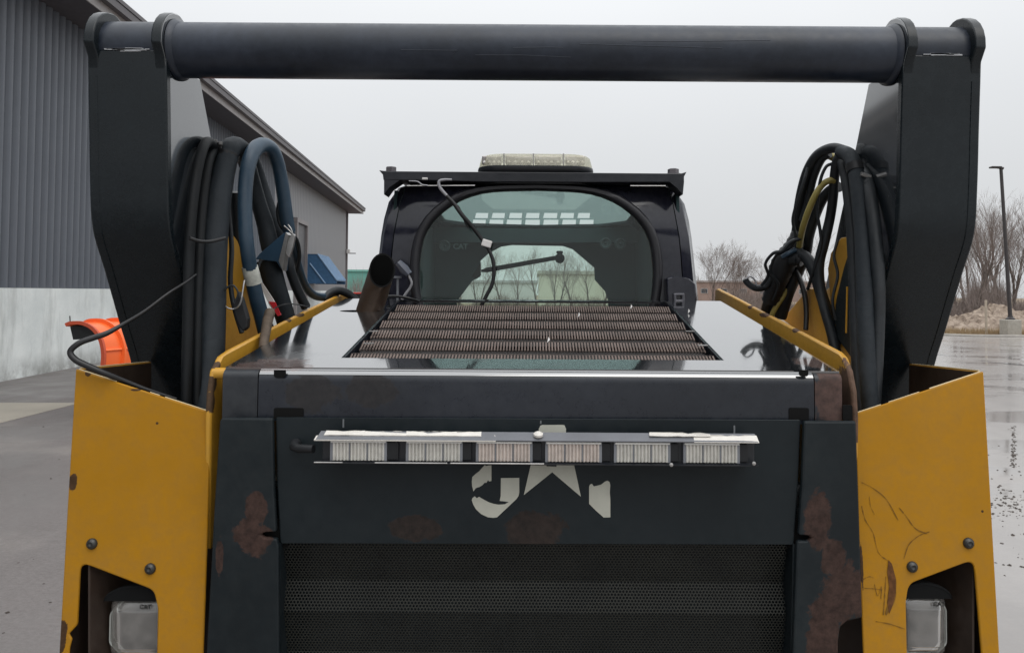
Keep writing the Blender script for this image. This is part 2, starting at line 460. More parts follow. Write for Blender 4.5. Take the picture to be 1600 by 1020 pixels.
# pale concrete apron on the left
mc = simple('concrete_apron', (.34, .31, .26), .6, 0, .4, .12, 1.5)
a, b_, c_ = G(-900, 640), G(118, 630), G(-700, 790)
mb = MB().plate([G(-1200, 628), G(126, 629.5), G(-1200, 960)], (0, 0, -.02))
for i in range(3): mb.v[i] = (mb.v[i][0], mb.v[i][1], .004)
obj('concrete_apron', mb, mc, kind='structure', smooth=None)
# field and verge beyond the yard (starts about 30 m out on the right)
mf, nt, b = nodes('dormant_grass')
g = geoco(nt)
nt.links.new(mixc(nt, rng(nt, noise(nt, 1.3, 7, .7, g), .3, .7), (.16, .115, .075), (.34, .27, .19)), b.inputs['Base Color'])
b.inputs['Roughness'].default_value = .9
bump(nt, b, noise(nt, 9, 6, .7, g), .8, .1)
edge = [G(1120, 505), G(1300, 515), G(1440, 522.5), G(1520, 525.5), G(1600, 526), G(1800, 528)]
mb = MB(); pts = [(e.x, e.y, .006) for e in edge] + [(300, edge[-1].y - 2, .006), (300, 480, .006), (-12, 480, .006), (-12, 66, .006)]
mb.add(pts, [tuple(range(len(pts)))])
obj('field', mb, mf, kind='structure', smooth=None)
# kerb along the yard edge
mb = MB().tube([(e.x, e.y, .02) for e in edge], .07, 6)
obj('kerb', mb, simple('kerb_concrete', (.34, .32, .29), .8), kind='structure')
# strip of crack sealing and scattered grit
mb = MB()
pts = spline([G(1450, 552), G(1490, 557), G(1530, 563), G(1580, 569), G(1640, 573)], 8)
L = []; 
for i, p in enumerate(pts):
    w = .035 + .05 * random.random()
    L += [(p[0], p[1] - w * 2.2, .004), (p[0], p[1] + w * 2.2, .004)]
mb.add(L, [(2 * i, 2 * i + 1, 2 * i + 3, 2 * i + 2) for i in range(len(pts) - 1)])
obj('crack_line', mb, simple('crack_dark', (.03, .028, .026), .5), kind='structure', smooth=None)
mb = MB()
def pebble(p, r):
    vs_ = [(p.x + r * sx * random.uniform(.6, 1.5), p.y + r * sy * random.uniform(.6, 1.5), r * sz * random.uniform(.2, .9)) for sx, sy, sz in
           ((1, 0, .2), (-1, 0, .2), (0, 1, .2), (0, -1, .2), (0, 0, 1))]
    mb.add(vs_, [(0, 2, 4), (2, 1, 4), (1, 3, 4), (3, 0, 4)])
for i in range(900):
    k = random.random()
    if k < .55: y = random.gauss(790, 14); x = random.uniform(1500, 1720)
    elif k < .75: y = random.uniform(665, 730); x = random.gauss(1584, 2.2)
    else: y = random.uniform(690, 900); x = random.uniform(1480, 1720)
    if random.random() < .04: x = random.uniform(-150, 110); y = random.uniform(640, 1000)
    p = G(x, y); pebble(p, random.choice((.004, .006, .009, .014)))
obj('gravel', mb, simple('dark_grit', (.05, .038, .030), .8), kind='stuff', smooth=None)

# ------------------------------------------------------------------ metal-clad building on the left
W0 = G(0, 595); WA = R(5.15)
WD = V((-sin(WA), cos(WA), 0)); WNm = V((cos(WA), sin(WA), 0))     # along the wall, out of the wall
def WB(x, y): return PP(x, y, W0, WNm)
def ws(p): return (p - W0).dot(WD)
S_END = ws(WB(541, 440)); S_BEG = -22.0
Z_CON = 1.72
Z_EAVE = WB(541, 331).z
bl = thing('warehouse', 'long dark grey corrugated metal building on a pale concrete base, beyond the arm', 'building', W0)
def WP(s, out, z): return W0 + WD * s + WNm * out + V((0, 0, z))
ROTW = Matrix.Rotation(WA, 3, 'Z')
clad = paint('ribbed_cladding', (.112, .126, .150), .45, .08, (.14, .14, .14), .2, bumpy=0, vsc=.6)
clad2 = simple('cladding_flat', (.21, .21, .22), .45, 0, .5, .06, .6)
trimc = simple('eave_trim', (.22, .20, .20), .45, 0, .5, .1, 1)
trimd = simple('eave_dark', (.10, .092, .098), .5, 0, .5, .1, 1)
conc, nt, b = nodes('concrete_base')
g = geoco(nt)
st = noise(nt, 1.6, 6, .7, mapping(nt, g, (1, 1, .18)))
cb = mixc(nt, rng(nt, noise(nt, .9, 7, .7, g), .3, .7), (.64, .68, .67), (.86, .89, .87))
cb = mixc(nt, rng(nt, st, .5, .72, 0, .5), cb, (.22, .23, .21))
s = nt.nodes.new('ShaderNodeSeparateXYZ'); nt.links.new(g, s.inputs[0])
cb = mixc(nt, mth(nt, 'MULTIPLY', rng(nt, s.outputs['Z'], .45, .0), rng(nt, noise(nt, 2.2, 5, .7, g), .35, .6, 0, .75)), cb, (.16, .155, .14))
nt.links.new(cb, b.inputs['Base Color']); b.inputs['Roughness'].default_value = .8
bump(nt, b, noise(nt, 14, 6, .7, g), .25, .01)
# concrete base with wandering foot edge (dirt skirt)
mb = MB()
mb.add([WP(S_BEG, .09, 0), WP(S_END, .09, 0), WP(S_END, .09, Z_CON), WP(S_BEG, .09, Z_CON), WP(S_BEG, -.2, Z_CON), WP(S_END, -.2, Z_CON), WP(S_END, -.2, 0), WP(S_BEG, -.2, 0)],
       [(0, 1, 2, 3), (3, 2, 5, 4), (1, 6, 5, 2), (0, 3, 4, 7)])
obj('concrete_base', mb, conc, bl, smooth=None)
# ribbed panels; the far bays have finer, flatter sheets
PW = .78
def panel_mesh(nm, w, h, nrib, amp, m):
    mb = MB(); prof = []
    for k in range(nrib):
        for t, d in ((0, 0), (.10, 0), (.20, .6), (.32, .92), (.46, 1), (.60, .92), (.72, .6), (.82, 0)):
            prof.append(((k + t) / nrib * w, d * amp))
    prof.append((w - .004, 0)); prof.append((w - .004, -.02))
    mb.add([(-o, y, 0) if False else (o, y, 0) for y, o in prof] + [(o, y, h) for y, o in prof],
           [(i, i + 1, len(prof) + i + 1, len(prof) + i) for i in range(len(prof) - 1)])
    return mb
H = Z_EAVE - Z_CON - .01
s_split = ws(WB(468, 440))
npan = int((S_END - S_BEG) / PW)
first = first2 = None
ROLLER = (ws(WB(456.5, 440)), ws(WB(473, 440)))
for i in range(npan):
    s0 = S_BEG + i * PW
    far = s0 > s_split - 6
    loc = WP(s0, .02, Z_CON + .005)
    if not far:
        if first is None:
            first = obj('cladding_panel', panel_mesh('p', PW, H, 3, .075, clad), clad, None, smooth=30)
            first.parent = bl; first.matrix_parent_inverse = WM[bl.name].inverted(); first.location = loc; first.rotation_euler = (0, 0, WA)
        else: again(first, loc, (0, 0, WA), bl)
    else:
        if first2 is None:
            first2 = obj('cladding_panel', panel_mesh('p', PW, H, 2, .014, clad2), clad2, None, smooth=30)
            first2.parent = bl; first2.matrix_parent_inverse = WM[bl.name].inverted(); first2.location = loc; first2.rotation_euler = (0, 0, WA)
        else: again(first2, loc, (0, 0, WA), bl)
# corner trim, core walls, gable
mb = MB().box(WP(S_END - .02, .0, (Z_EAVE + Z_CON) / 2), (.16, .16, H), ROTW)
obj('corner_trim', mb, trimc, bl, smooth=None)
mb = MB()
for s0, s1 in ((S_BEG, S_END - .1),):
    q = [WP(s0, -.05, 0), WP(s1, -.05, 0), WP(s1, -30, 0), WP(s0, -30, 0)]
    mb.add(q + [p + V((0, 0, Z_EAVE)) for p in q], [(0, 1, 5, 4), (1, 2, 6, 5), (2, 3, 7, 6), (3, 0, 4, 7), (4, 5, 6, 7)])
obj('core_wall', mb, clad2, bl, smooth=None)
# eave: soffit, fascia, gutter, sloping roof
OV = 1.05; SE2 = S_END + .9
def beam(o0, o1, z0, z1, name, m, s0=S_BEG, s1=SE2):
    c = WP((s0 + s1) / 2, (o0 + o1) / 2, (z0 + z1) / 2)
    return obj(name, MB().box(c, (abs(o1 - o0), s1 - s0, abs(z1 - z0)), ROTW), m, bl, smooth=None)
beam(-.2, OV - .03, Z_EAVE, Z_EAVE + .04, 'soffit', simple('soffit_sheet', (.085, .08, .088), .6))
beam(OV - .03, OV, Z_EAVE - .03, Z_EAVE + .30, 'fascia', simple('fascia_pale', (.30, .28, .275), .45))
beam(OV + .003, OV + .14, Z_EAVE + .17, Z_EAVE + .33, 'gutter', trimd)
mb = MB()
q = [WP(S_BEG, OV + .16, Z_EAVE + .34), WP(SE2, OV + .16, Z_EAVE + .34), WP(SE2, -15, Z_EAVE + 2.6), WP(S_BEG, -15, Z_EAVE + 2.6), WP(SE2, -31, Z_EAVE + .34), WP(S_BEG, -31, Z_EAVE + .34)]
mb.add(q + [p + V((0, 0, .09)) for p in q], [(0, 1, 2, 3), (3, 2, 4, 5), (6, 9, 8, 7), (9, 11, 10, 8), (0, 6, 7, 1), (1, 7, 8, 2), (2, 8, 10, 4)])
obj('roof', mb, trimd, bl, smooth=None)
# overhead door with frame, seen edge-on past the hoses
sa, sb = ROLLER; zt = WB(465, 350).z
dr = obj('roller_door', MB().box(WP((sa + sb) / 2, .06, zt / 2), (.1, sb - sa, zt), ROTW), simple('roller_door_grey', (.10, .10, .105), .5), bl, smooth=None)
mb = MB()
for s_ in (sa, sb): mb.box(WP(s_, .14, zt / 2), (.2, .22, zt), ROTW)
mb.box(WP((sa + sb) / 2, .14, zt + .12), (.2, sb - sa + .22, .22), ROTW)
obj('door_frame', mb, trimc, dr, smooth=None)
# wall light on the far corner
p = WP(S_END - .4, .18, WB(541, 393).z)
wlp = obj('wall_light', MB().box(p, (.24, .3, .30), ROTW), M['white'], bl, smooth=None, bevel=.03)
obj('light_arm', MB().box(p + WNm * .28 + V((0, 0, -.14)), (.5, .12, .06), ROTW), trimd, wlp, smooth=None)

# blue awning on that wall (its own thing)
aw0 = WB(473, 443); sA = ws(aw0); Yd = aw0.y
aw = thing('awning', 'blue ribbed awning fixed high on the far end of the grey metal wall', 'awning', WP(sA, .1, aw0.z))
z0 = aw0.z; z1 = WB(475, 397).z; PR_ = 52 * Yd / F; WID = 3.0
mb = MB(); q0 = [WP(sA, .1, z0), WP(sA, PR_, z0), WP(sA, PR_, z0 + .2), WP(sA, .75, z1), WP(sA, .1, z1)]
mb.plate(q0, WD * .06); obj('side_panel', mb, M['blue'], aw, smooth=None)
mb = MB().plate([p + WD * WID for p in q0], WD * .06); obj('side_panel', mb, M['blue'], aw, smooth=None)
mb = MB().plate([q0[2], q0[3], q0[3] + WD * WID, q0[2] + WD * WID], (0, 0, -.05)); obj('top_sheet', mb, M['blue'], aw, smooth=None)
mb = MB().plate([q0[3], q0[4], q0[4] + WD * WID, q0[3] + WD * WID], (0, 0, -.05)); obj('top_flange', mb, M['blue'], aw, smooth=None)
pale = simple('awning_rib_blue', (.16, .27, .42), .4)
for k in range(6):
    o = WD * (WID * k / 5.0)
    obj('rib', MB().tube([q0[2] + o, q0[3] + o], .06, 6), pale, aw)
obj('rib', MB().tube([q0[1] + (q0[0] - q0[1]) * .35 + WD * -.03, q0[3] + (q0[4] - q0[3]) * .6 + V((0, 0, -.5)) + WD * -.03], .045, 6), pale, aw)

# ------------------------------------------------------------------ orange snow plough blade standing by the wall
orange = simple('orange_plough', (1.0, .165, .035), .35, 0, .5, .08, 2)
orange_d = simple('orange_plough_edge', (.55, .085, .035), .45, 0, .5, .1, 3)
Yp = 10.2
pl0 = P(152, 560, Yp); 
pw = thing('plough_blade', 'orange curved snow plough blade standing in front of the concrete wall', 'snow plough', (pl0.x, pl0.y, 0))
# cross-section from the tip of the hood, over the top and down the back
prof_px = [(104, 509), (112, 506), (126, 506), (138, 510), (148, 518), (156, 531), (160, 548), (160, 565), (157, 585), (150, 610), (140, 632)]
prof = [P(x, y, Yp) for x, y in spline(prof_px, 4)]
dirp = V((.30, .954, 0)).normalized(); LEN = 3.0
sh = []
for i, p in enumerate(prof):
    t = (prof[min(i + 1, len(prof) - 1)] - prof[max(i - 1, 0)]).normalized()
    nrm = V((0, 1, 0)).cross(t).normalized()
    sh.append((p, nrm))
def blade(off0, off1, d0, d1):
    ring0 = [p + nn * off0 for p, nn in sh] + [p + nn * off1 for p, nn in reversed(sh)]
    return MB().loft([[p + dirp * d0 for p in ring0], [p + dirp * d1 for p in ring0]])
obj('moldboard', blade(-.012, .012, .02, LEN), orange, pw)
for k in range(10):
    d = .0 if k == 0 else k * LEN / 9 - .03
    obj('rib', blade(-.060 if k else -.035, .010, d - .015, d + .018), orange_d if k == 0 else orange, pw)
for k in range(9):
    i = 24
    a0 = sh[i][0] + dirp * (k * LEN / 9 + .02); a1 = sh[i][0] + dirp * ((k + 1) * LEN / 9 - .05)
    nn = sh[i][1]
    obj('brace', MB().tube([a0 - nn * .02, a1 - nn * .02], .02, 6), orange, pw)
q = [prof[0] + V((0, 0, 0)), prof[12], prof[18], P(150, 529, Yp), P(109, 531, Yp)]
obj('curl_shade_fill', MB().plate([p + dirp * .05 for p in q], dirp * (LEN - .1)), M['rubber'], pw, smooth=None)  # black fill under the curl stands in for the shade there
obj('marker_rod', MB().cyl(prof[0] + V((.02, .05, 0)), prof[0] + V((.01, .05, .13)), .008, 6), M['cable'], pw)
z = prof[-1]
obj('cutting_edge', MB().box((z.x + dirp.x * LEN / 2, z.y + dirp.y * LEN / 2, z.z / 2), (.05, LEN, z.z), Matrix.Rotation(-math.atan2(dirp.x, dirp.y), 3, 'Z')), M['steel'], pw, smooth=None)

# ------------------------------------------------------------------ lamp post, stake, dirt pile on the right
b0 = G(1579, 524)
lamp = thing('lamp_post', 'tall dark parking lot lamp post on a square concrete footing', 'lamp post', b0)
k = b0.y / F
mlp = simple('lamp_bronze', (.035, .030, .030), .45)
obj('footing', MB().box((b0.x, b0.y, .34), (22 * k, 22 * k, .68)), simple('footing_concrete', (.36, .34, .30), .8), lamp, smooth=None, bevel=.03)
tp = P(1564, 264, b0.y); bt = V((b0.x, b0.y, .68))
obj('pole', MB().tube([bt, tp], [.082, .066], 10), mlp, lamp)
obj('base_plate', MB().lathe(bt, (0, 0, 1), [(0, .19), (.05, .19), (.1, .11), (.16, .1)], 12), mlp, lamp)
mb = MB().tube([tp + V((.1, 0, .02)), tp + V((-.05, 0, .05)), tp + V((-.22, 0, .06))], [.06, .06, .05], 8)
obj('lamp_neck', mb, mlp, lamp)
obj('lamp_head', MB().box(tp + V((-.24, 0, .062)), (.42, .26, .07)), mlp, lamp, smooth=None, bevel=.01)
p = G(1541, 522)
stk = tag(obj('survey_stake', MB().box((p.x, p.y, .75), (.09, .05, 1.5)), simple('stake_wood', (.42, .36, .29), .8), None, smooth=None, bevel=.004), 'thin pale wooden stake in front of the dirt pile', 'stake')
# dirt pile
md, nt, b = nodes('spoil_heap')
g = geoco(nt)
nt.links.new(mixc(nt, rng(nt, noise(nt, 3.2, 8, .75, g), .35, .65), (.15, .112, .085), (.40, .325, .26)), b.inputs['Base Color'])
b.inputs['Roughness'].default_value = .95
pc = G(1500, 515)
nx, ny = 90, 24
X0, X1 = P(1350, 500, pc.y).x, P(1750, 500, pc.y).x
mb = MB(); rs = np.random.RandomState(3)
for j in range(ny + 1):
    for i in range(nx + 1):
        u, v = i / nx, j / ny
        x = X0 + (X1 - X0) * u; y = pc.y + .8 + v * 4
        h = (.72 + .18 * sin(u * 9 + .6) + .25 * sin(u * 21 + 1) + .16 * sin(u * 47 + v * 5)) * sin(pi * v) ** .7 * min(1, 8 * u, 8 * (1 - u))
        h += rs.rand() * .22 * sin(pi * v)
        mb.v.append((x + rs.rand() * .15, y + rs.rand() * .15, max(h, 0) + .0))
mb.f = [(j * (nx + 1) + i, j * (nx + 1) + i + 1, (j + 1) * (nx + 1) + i + 1, (j + 1) * (nx + 1) + i) for j in range(ny) for i in range(nx)]
tag(obj('dirt_pile', mb, md, smooth=None), 'long low heap of pale dirt and rubble behind the lamp post footing', 'dirt pile')

# dry grass along the verge
mb = MB()
for i in range(5000):
    x = random.uniform(1100, 1700); e = G(x, 521 + (x - 1440) * .02)
    p = V((e.x, e.y + random.uniform(.1, 2.4), 0)); h = random.uniform(.08, .34); dx = random.uniform(-.1, .1)
    mb.add([(p.x - .012, p.y, 0), (p.x + .012, p.y, 0), (p.x + dx, p.y + random.uniform(-.06, .06), h)], [(0, 1, 2)])
obj('dry_grass', mb, simple('dry_grass', (.30, .22, .13), .9, 0, .3, .3), kind='stuff', smooth=None, recalc=False)

# ------------------------------------------------------------------ bare trees
bark = simple('bark', (.12, .10, .09), .9, 0, .2, .25, 3)
twig = simple('twigs', (.20, .165, .15), .9, 0, .2, .25, 3)  # paler than the bark; distance haze put into the colour
def tree_mesh(seed, h, spread, levels=6, lean=0, multi=1):
    rn = random.Random(seed); tr, cr = MB(), MB()
    def seg(mb, a, b, ra, rb, s):
        mb.tube([a, b], [ra, rb], s, False)
    def grow(p, d, L, r, lev):
        n = 5 if lev == 0 else 3 if lev < 3 else 2
        for i in range(n):
            q = p + d * (L / n)
            d2 = (d + V((rn.gauss(0, .10), rn.gauss(0, .10), rn.gauss(.03, .05)))).normalized()
            r2 = r * (.90 if lev == 0 else .80)
            seg(tr if lev == 0 else cr, p, q, r, r2, 7 if lev == 0 else 4 if lev < 3 else 3)
            p, d, r = q, d2, r2
            if lev < levels and (lev > 0 or i >= 1):
                for _ in range(2 if lev == 0 and i > 1 else 1):
                    side(p, d, L * rn.uniform(.40, .62) if lev == 0 else L * rn.uniform(.5, .8), r * rn.uniform(.32, .5), lev + 1)
        if lev < levels:
            for _ in range(2):
                side(p, d, L * rn.uniform(.4, .65), r * .7, lev + 1, .45)
    def side(p, d, L, r, lev, k=.95):
        a = rn.uniform(0, 2 * pi); o = d.orthogonal().normalized(); o = Matrix.Rotation(a, 3, d) @ o
        nd = (d + o * rn.uniform(.6, 1.1) * spread * k); nd.z += .15; grow(p, nd.normalized(), L, max(r, .006), lev)
    for k in range(multi):
        a = rn.uniform(0, 6.28)
        d = V((lean + (.25 * cos(a) if multi > 1 else 0), .25 * sin(a) if multi > 1 else 0, 1)).normalized()
        grow(V((.15 * cos(a) * (multi > 1), .15 * sin(a) * (multi > 1), -.1)), d, h * .62, h * (.021 if multi < 3 else .010), 0)
    return tr, cr
protos = []; PH = []
for i, (h, sp, lv, ln, mu) in enumerate([(11, .62, 4, .02, 1), (10, .55, 4, -.05, 2), (9, .75, 4, .10, 1), (5.5, .75, 4, 0, 3)]):
    t, c = tree_mesh(20 + i, h, sp, lv, ln, mu)
    me_t, me_c = mesh('trunk', t, bark, 60), mesh('crown', c, twig, None)
    protos.append((me_t, me_c)); PH.append(max(v_[2] for v_ in c.v))
def tree(kind, loc, rz, scale, label, group=None):
    o = thing('bare_tree', label, 'tree', loc, rz, group); o.scale = (scale,) * 3
    for nm, me in (('trunk', protos[kind][0]), ('crown', protos[kind][1])):
        c = bpy.data.objects.new(nm, me); c.parent = o; col.objects.link(c)
    return o
def tree_at(x, Y, top, kind, label, group=None, rz=None):
    p = P(x, 470, Y); 
    z = P(x, top, Y).z; ph = PH[kind]
    return tree(kind, (p.x, p.y, 0), random.uniform(0, 6.3) if rz is None else rz, z / ph, label, group)
tree_at(1526, 44, 296, 0, 'tall bare tree left of the lamp post, nearest the black arm')
tree_at(1548, 48, 290, 1, 'tall forked bare tree close behind the lamp post')
tree_at(1566, 52, 318, 0, 'slim bare tree directly behind the lamp pole')
tree_at(1537, 56, 306, 2, 'slender bare tree between the two tall ones left of the lamp post')
tree_at(1586, 50, 330, 1, 'forked bare tree just right of the lamp pole')
tree_at(1508, 60, 334, 1, 'bare tree in the back row beside the right black arm')
tree_at(1496, 46, 372, 2, 'leaning bare tree half hidden by the right black arm')
tree_at(1612, 45, 300, 0, 'bare tree at the very edge of the picture, right of the lamp post')
tree_at(1652, 50, 320, 1, 'bare tree outside the lot past the lamp post')
tree_at(1112, 60, 372, 3, 'bushy bare tree just right of the cab, its stems spreading')
tree_at(1150, 64, 388, 3, 'second bushy bare tree from the cab, left of the hose bundle')
tree_at(1195, 62, 396, 2, 'bare tree rising behind the right hose bundle')
tree_at(1262, 58, 350, 2, 'bare tree showing through the gap between the right hoses')
ORD = ('first', 'second', 'third', 'fourth', 'fifth', 'sixth', 'seventh', 'eighth', 'ninth')
for i, x in enumerate((718, 748, 782, 806, 838, 872, 893, 921, 944)):
    tree_at(x, 52 + (i * 7) % 17, 372 + (i * 13) % 24, (0, 1, 0, 2)[i % 4], ORD[i] + ' bare tree from the left seen through the cab windows', 'bare trees seen through the cab windows')
# scrub along the horizon: thousands of fine stems
mb = MB()
def scrub(x0, x1, Y0, Y1, h0, h1, n_):
    for i in range(n_):
        Y = random.uniform(Y0, Y1); x = random.uniform(x0, x1); p = P(x, 470, Y)
        h = random.uniform(h0, h1) * (.75 + .35 * sin(x * .05) + .2 * sin(x * .17)); dx = random.gauss(0, .25) * h; dy = random.gauss(0, .2) * h; w = .010 + .012 * random.random()
        a, b2, c2 = V((p.x, p.y, 0)), V((p.x + dx * .4, p.y + dy * .4, h * .55)), V((p.x + dx, p.y + dy, h))
        mb.add([a + V((-w, 0, 0)), a + V((w, 0, 0)), b2 + V((-w * .7, 0, 0)), b2 + V((w * .7, 0, 0)), c2], [(0, 1, 3, 2), (2, 3, 4)])
        for _ in range(2):
            e = b2 + V((random.gauss(0, .3) * h, random.gauss(0, .2) * h, random.uniform(.15, .4) * h))
            mb.add([b2 + V((-w * .5, 0, 0)), b2 + V((w * .5, 0, 0)), e], [(0, 1, 2)])
scrub(1395, 1720, 42, 58, 1.5, 3.1, 4200)
scrub(1040, 1420, 55, 85, 1.0, 2.6, 4200)
scrub(545, 720, 90, 130, 1.5, 5.5, 1200)
scrub(690, 1000, 66, 90, .5, 1.7, 1500)
obj('undergrowth', mb, twig, kind='stuff', smooth=None, recalc=False)
# far buildings
def farbox(name, label, x0, x1, ytop, Y, depth, wallc, roofc, wins=0):
    a = P(x0, ytop, Y); c = P(x1, ytop, Y); h = a.z
    t = thing(name, label, 'building', ((a.x + c.x) / 2, Y, 0))
    w = obj('wall', MB().box(((a.x + c.x) / 2, Y + depth / 2, h / 2), (c.x - a.x, depth, h)), simple(name + '_wall', wallc, .7, 0, .3, .06, .3), t, smooth=None)
    obj('roof', MB().box(((a.x + c.x) / 2, Y + depth / 2, h + .2), (c.x - a.x + .5, depth + .5, .4)), simple(name + '_roof', roofc, .6), t, smooth=None)
    for i in range(wins):
        f = (i + .5) / wins
        wn_ = obj('window', MB().box((a.x + (c.x - a.x) * f, Y - .02, h * .55), (1.5, .12, 1.1)), simple('far_frame', (.4, .4, .4), .5), t, smooth=None)
        obj('pane', MB().box((a.x + (c.x - a.x) * f, Y - .085, h * .55), (1.3, .02, .9)), simple('far_pane', (.05, .06, .07), .2), wn_, smooth=None)
farbox('storage_shed', 'pale tan flat roofed building behind the bare trees, seen through the cab', 843, 985, 428, 95, 20, (.60, .59, .50), (.45, .45, .40))
farbox('office_block', 'low pale grey building far behind, seen through the left half of the cab window', 640, 838, 441, 120, 20, (.62, .63, .63), (.42, .42, .43))
farbox('green_roofed_store', 'far building with a teal green upper band, left of the exhaust pipe', 480, 575, 424, 150, 25, (.14, .36, .30), (.16, .40, .33))
farbox('brick_plant', 'far low pinkish building to the right of the cab', 1085, 1330, 441, 170, 20, (.30, .22, .19), (.36, .33, .32), 8)
# red car far off left, tiny
c0 = P(560, 458, 62)
car = thing('parked_car', 'small red car parked far off behind the yellow side plate and exhaust pipe', 'car', (c0.x, c0.y, 0))
red = simple('car_red', (.55, .05, .035), .3)
mb = MB().plate([(c0.x - 2.1, c0.y, .35), (c0.x + 2.1, c0.y, .35), (c0.x + 2.1, c0.y, .95), (c0.x + 1.3, c0.y, 1.02), (c0.x + .7, c0.y, 1.62), (c0.x - 1.3, c0.y, 1.62), (c0.x - 2.0, c0.y, 1.0)], (0, 1.7, 0))
obj('body', mb, red, car, bevel=.08)
obj('side_window', MB().plate([(c0.x - 1.2, c0.y - .01, 1.02), (c0.x + 1.05, c0.y - .01, 1.02), (c0.x + .6, c0.y - .01, 1.5), (c0.x - 1.15, c0.y - .01, 1.5)], (0, .05, 0)), M['ink'], car, smooth=None)
for dx in (-1.35, 1.35):
    for dy in (.1, 1.6): obj('wheel', MB().cyl((c0.x + dx, c0.y + dy - .1, .33), (c0.x + dx, c0.y + dy + .1, .33), .33, 16), M['rubber'], car)

# ================================================================== THE TRACK LOADER
ld = thing('track_loader', 'black and yellow compact track loader with raised rear arms seen from behind', 'loader', (0, 2.6, 0))
# ---- undercarriage and lower body (mostly below the frame)
for sx in (-1, 1):
    ring = []
    for k in range(40):
        a = 2 * pi * k / 40
        ring.append((3.0 + max(-1.05, min(1.05, 1.5 * cos(a))) + .28 * cos(a), .36 + .36 * sin(a)))
    mb = MB().loft([[V((sx * .56, y, z)) for y, z in ring], [V((sx * .97, y, z)) for y, z in ring]])
    obj('track', mb, M['rubber'], ld, smooth=30)
obj('lower_body', MB().box((0, 3.0, .85), (1.1, 2.9, .95)), M['arm'], ld, smooth=None, bevel=.02)
obj('tail_frame', MB().box((0, 1.95, .70), (1.22, .85, .5)), M['arm'], ld, smooth=None, bevel=.02)

# ---- lift arms and the tube between them
XO, XI = .94, .777
prof = [(1.66 + .078 * cos(a), 2.222 + .078 * sin(a)) for a in [R(t) for t in range(-25, 200, 15)]]
FE = [tuple(p) for p in spline([(1.6075, 2.15), (1.615, 2.05), (1.623, 1.93), (1.637, 1.83), (1.688, 1.74), (1.752, 1.625), (1.82, 1.50), (1.93, 1.20)], 5)]
prof = prof + [(1.600, 2.19)] + FE + [(2.55, 1.00), (2.45, 1.22), (2.10, 1.62), (1.95, 1.88), (1.84, 2.065), (1.772, 2.19)]
front = [(1.602, 2.205)] + [(y - .002, z) for y, z in FE]
XC = 0.004
for sx in (-1, 1):
    f = [(y, z) for y, z in front]
    mb = MB()
    ring0 = [V((sx * (XI - .0015), y, z)) for y, z in f] + [V((sx * (XI - .0015), y + .02, z)) for y, z in reversed(f)]
    ring1 = [V((sx * (XO + .0015), p.y, p.z)) for p in ring0]
    mb.loft([ring0, ring1])
    arm = obj('lift_arm', mb, M['arm'], ld, smooth=25, bevel=.003)
    mb = MB().plate([V((sx * XI, y, z)) for y, z in prof], (sx * .022, 0, 0)); ip = obj('inner_plate', mb, M['arm'], arm, smooth=25, bevel=.003)
    ip.data.materials.append(M['arm_gloss'])       # the broad face keeps its factory gloss, the cut edges are dull
    for po in ip.data.polygons:
        if abs(po.normal.x) > .9: po.material_index = 1
    mb = MB().plate([V((sx * (XO - .022), y, z)) for y, z in prof], (sx * .022, 0, 0)); obj('outer_plate', mb, M['arm'], arm, smooth=25, bevel=.003)
    obj('weld_bead', MB().tube([V((sx * (XO - .017), y - .0015 + .0006 * (i % 2), z)) for i, (y, z) in enumerate([tuple(p) for p in spline(FE[:-4], 3)])], .0028, 6), M['arm'], arm)
    # scraped weld line below the tube
    mb = MB(); rn = random.Random(5 + sx)
    for k in range(9):
        x0 = rn.uniform(XI + .03, XI + .07); x1 = rn.uniform(XI + .08, XO - .03); zz = 2.204 + rn.uniform(-.004, .004)
        mb.box((sx * (x0 + x1) / 2, 1.6022, zz), (x1 - x0, .003, rn.uniform(.0007, .0018)), Matrix.Rotation(rn.uniform(-.02, .02), 3, 'Y'))
    obj('weld_scrape', mb, M['scratch'], arm, smooth=None)
    if sx < 0:
        mb = MB(); a = P(190, 118, 1.618); b2 = P(212, 222, 1.626)
        mb.add([(a.x, 1.6135, a.z), (b2.x, 1.6135, a.z), (b2.x + .002, 1.624, b2.z), (a.x + .004, 1.624, b2.z), (a.x + .006, 1.606, a.z - .006), (b2.x - .006, 1.606, a.z - .006), (b2.x - .004, 1.6155, b2.z + .006), (a.x + .01, 1.6155, b2.z + .006)],
               [(4, 5, 6, 7), (0, 1, 5, 4), (1, 2, 6, 5), (2, 3, 7, 6), (3, 0, 4, 7)])
        obj('cover_strip', mb, M['arm'], arm, smooth=None)
    # lower link and forward boom
    mb = MB().plate([V((sx * .80, y, z)) for y, z in ((2.2, 1.05), (2.5, 1.45), (4.6, .75), (4.6, .5), (3.0, .8))], (sx * .12, 0, 0))
    obj('boom', mb, M['arm'], ld, smooth=None, bevel=.01)
mb = MB().tube([(-.937, 1.66, 2.222), (-.5, 1.66, 2.222), (0, 1.66, 2.222), (.5, 1.66, 2.222), (.937, 1.66, 2.222)], .0592, 48)
ct = obj('cross_tube', mb, M['tube'], ld)
for sx in (-1, 1):      # weld beads where the tube meets the inner plates
    obj('weld_bead', MB().lathe((sx * (XI - .001), 1.66, 2.222), (-sx, 0, 0), [(0, .066), (.006, .065), (.012, .0595)], 40), M['tube'], ct)
mb = MB(); rn = random.Random(11)
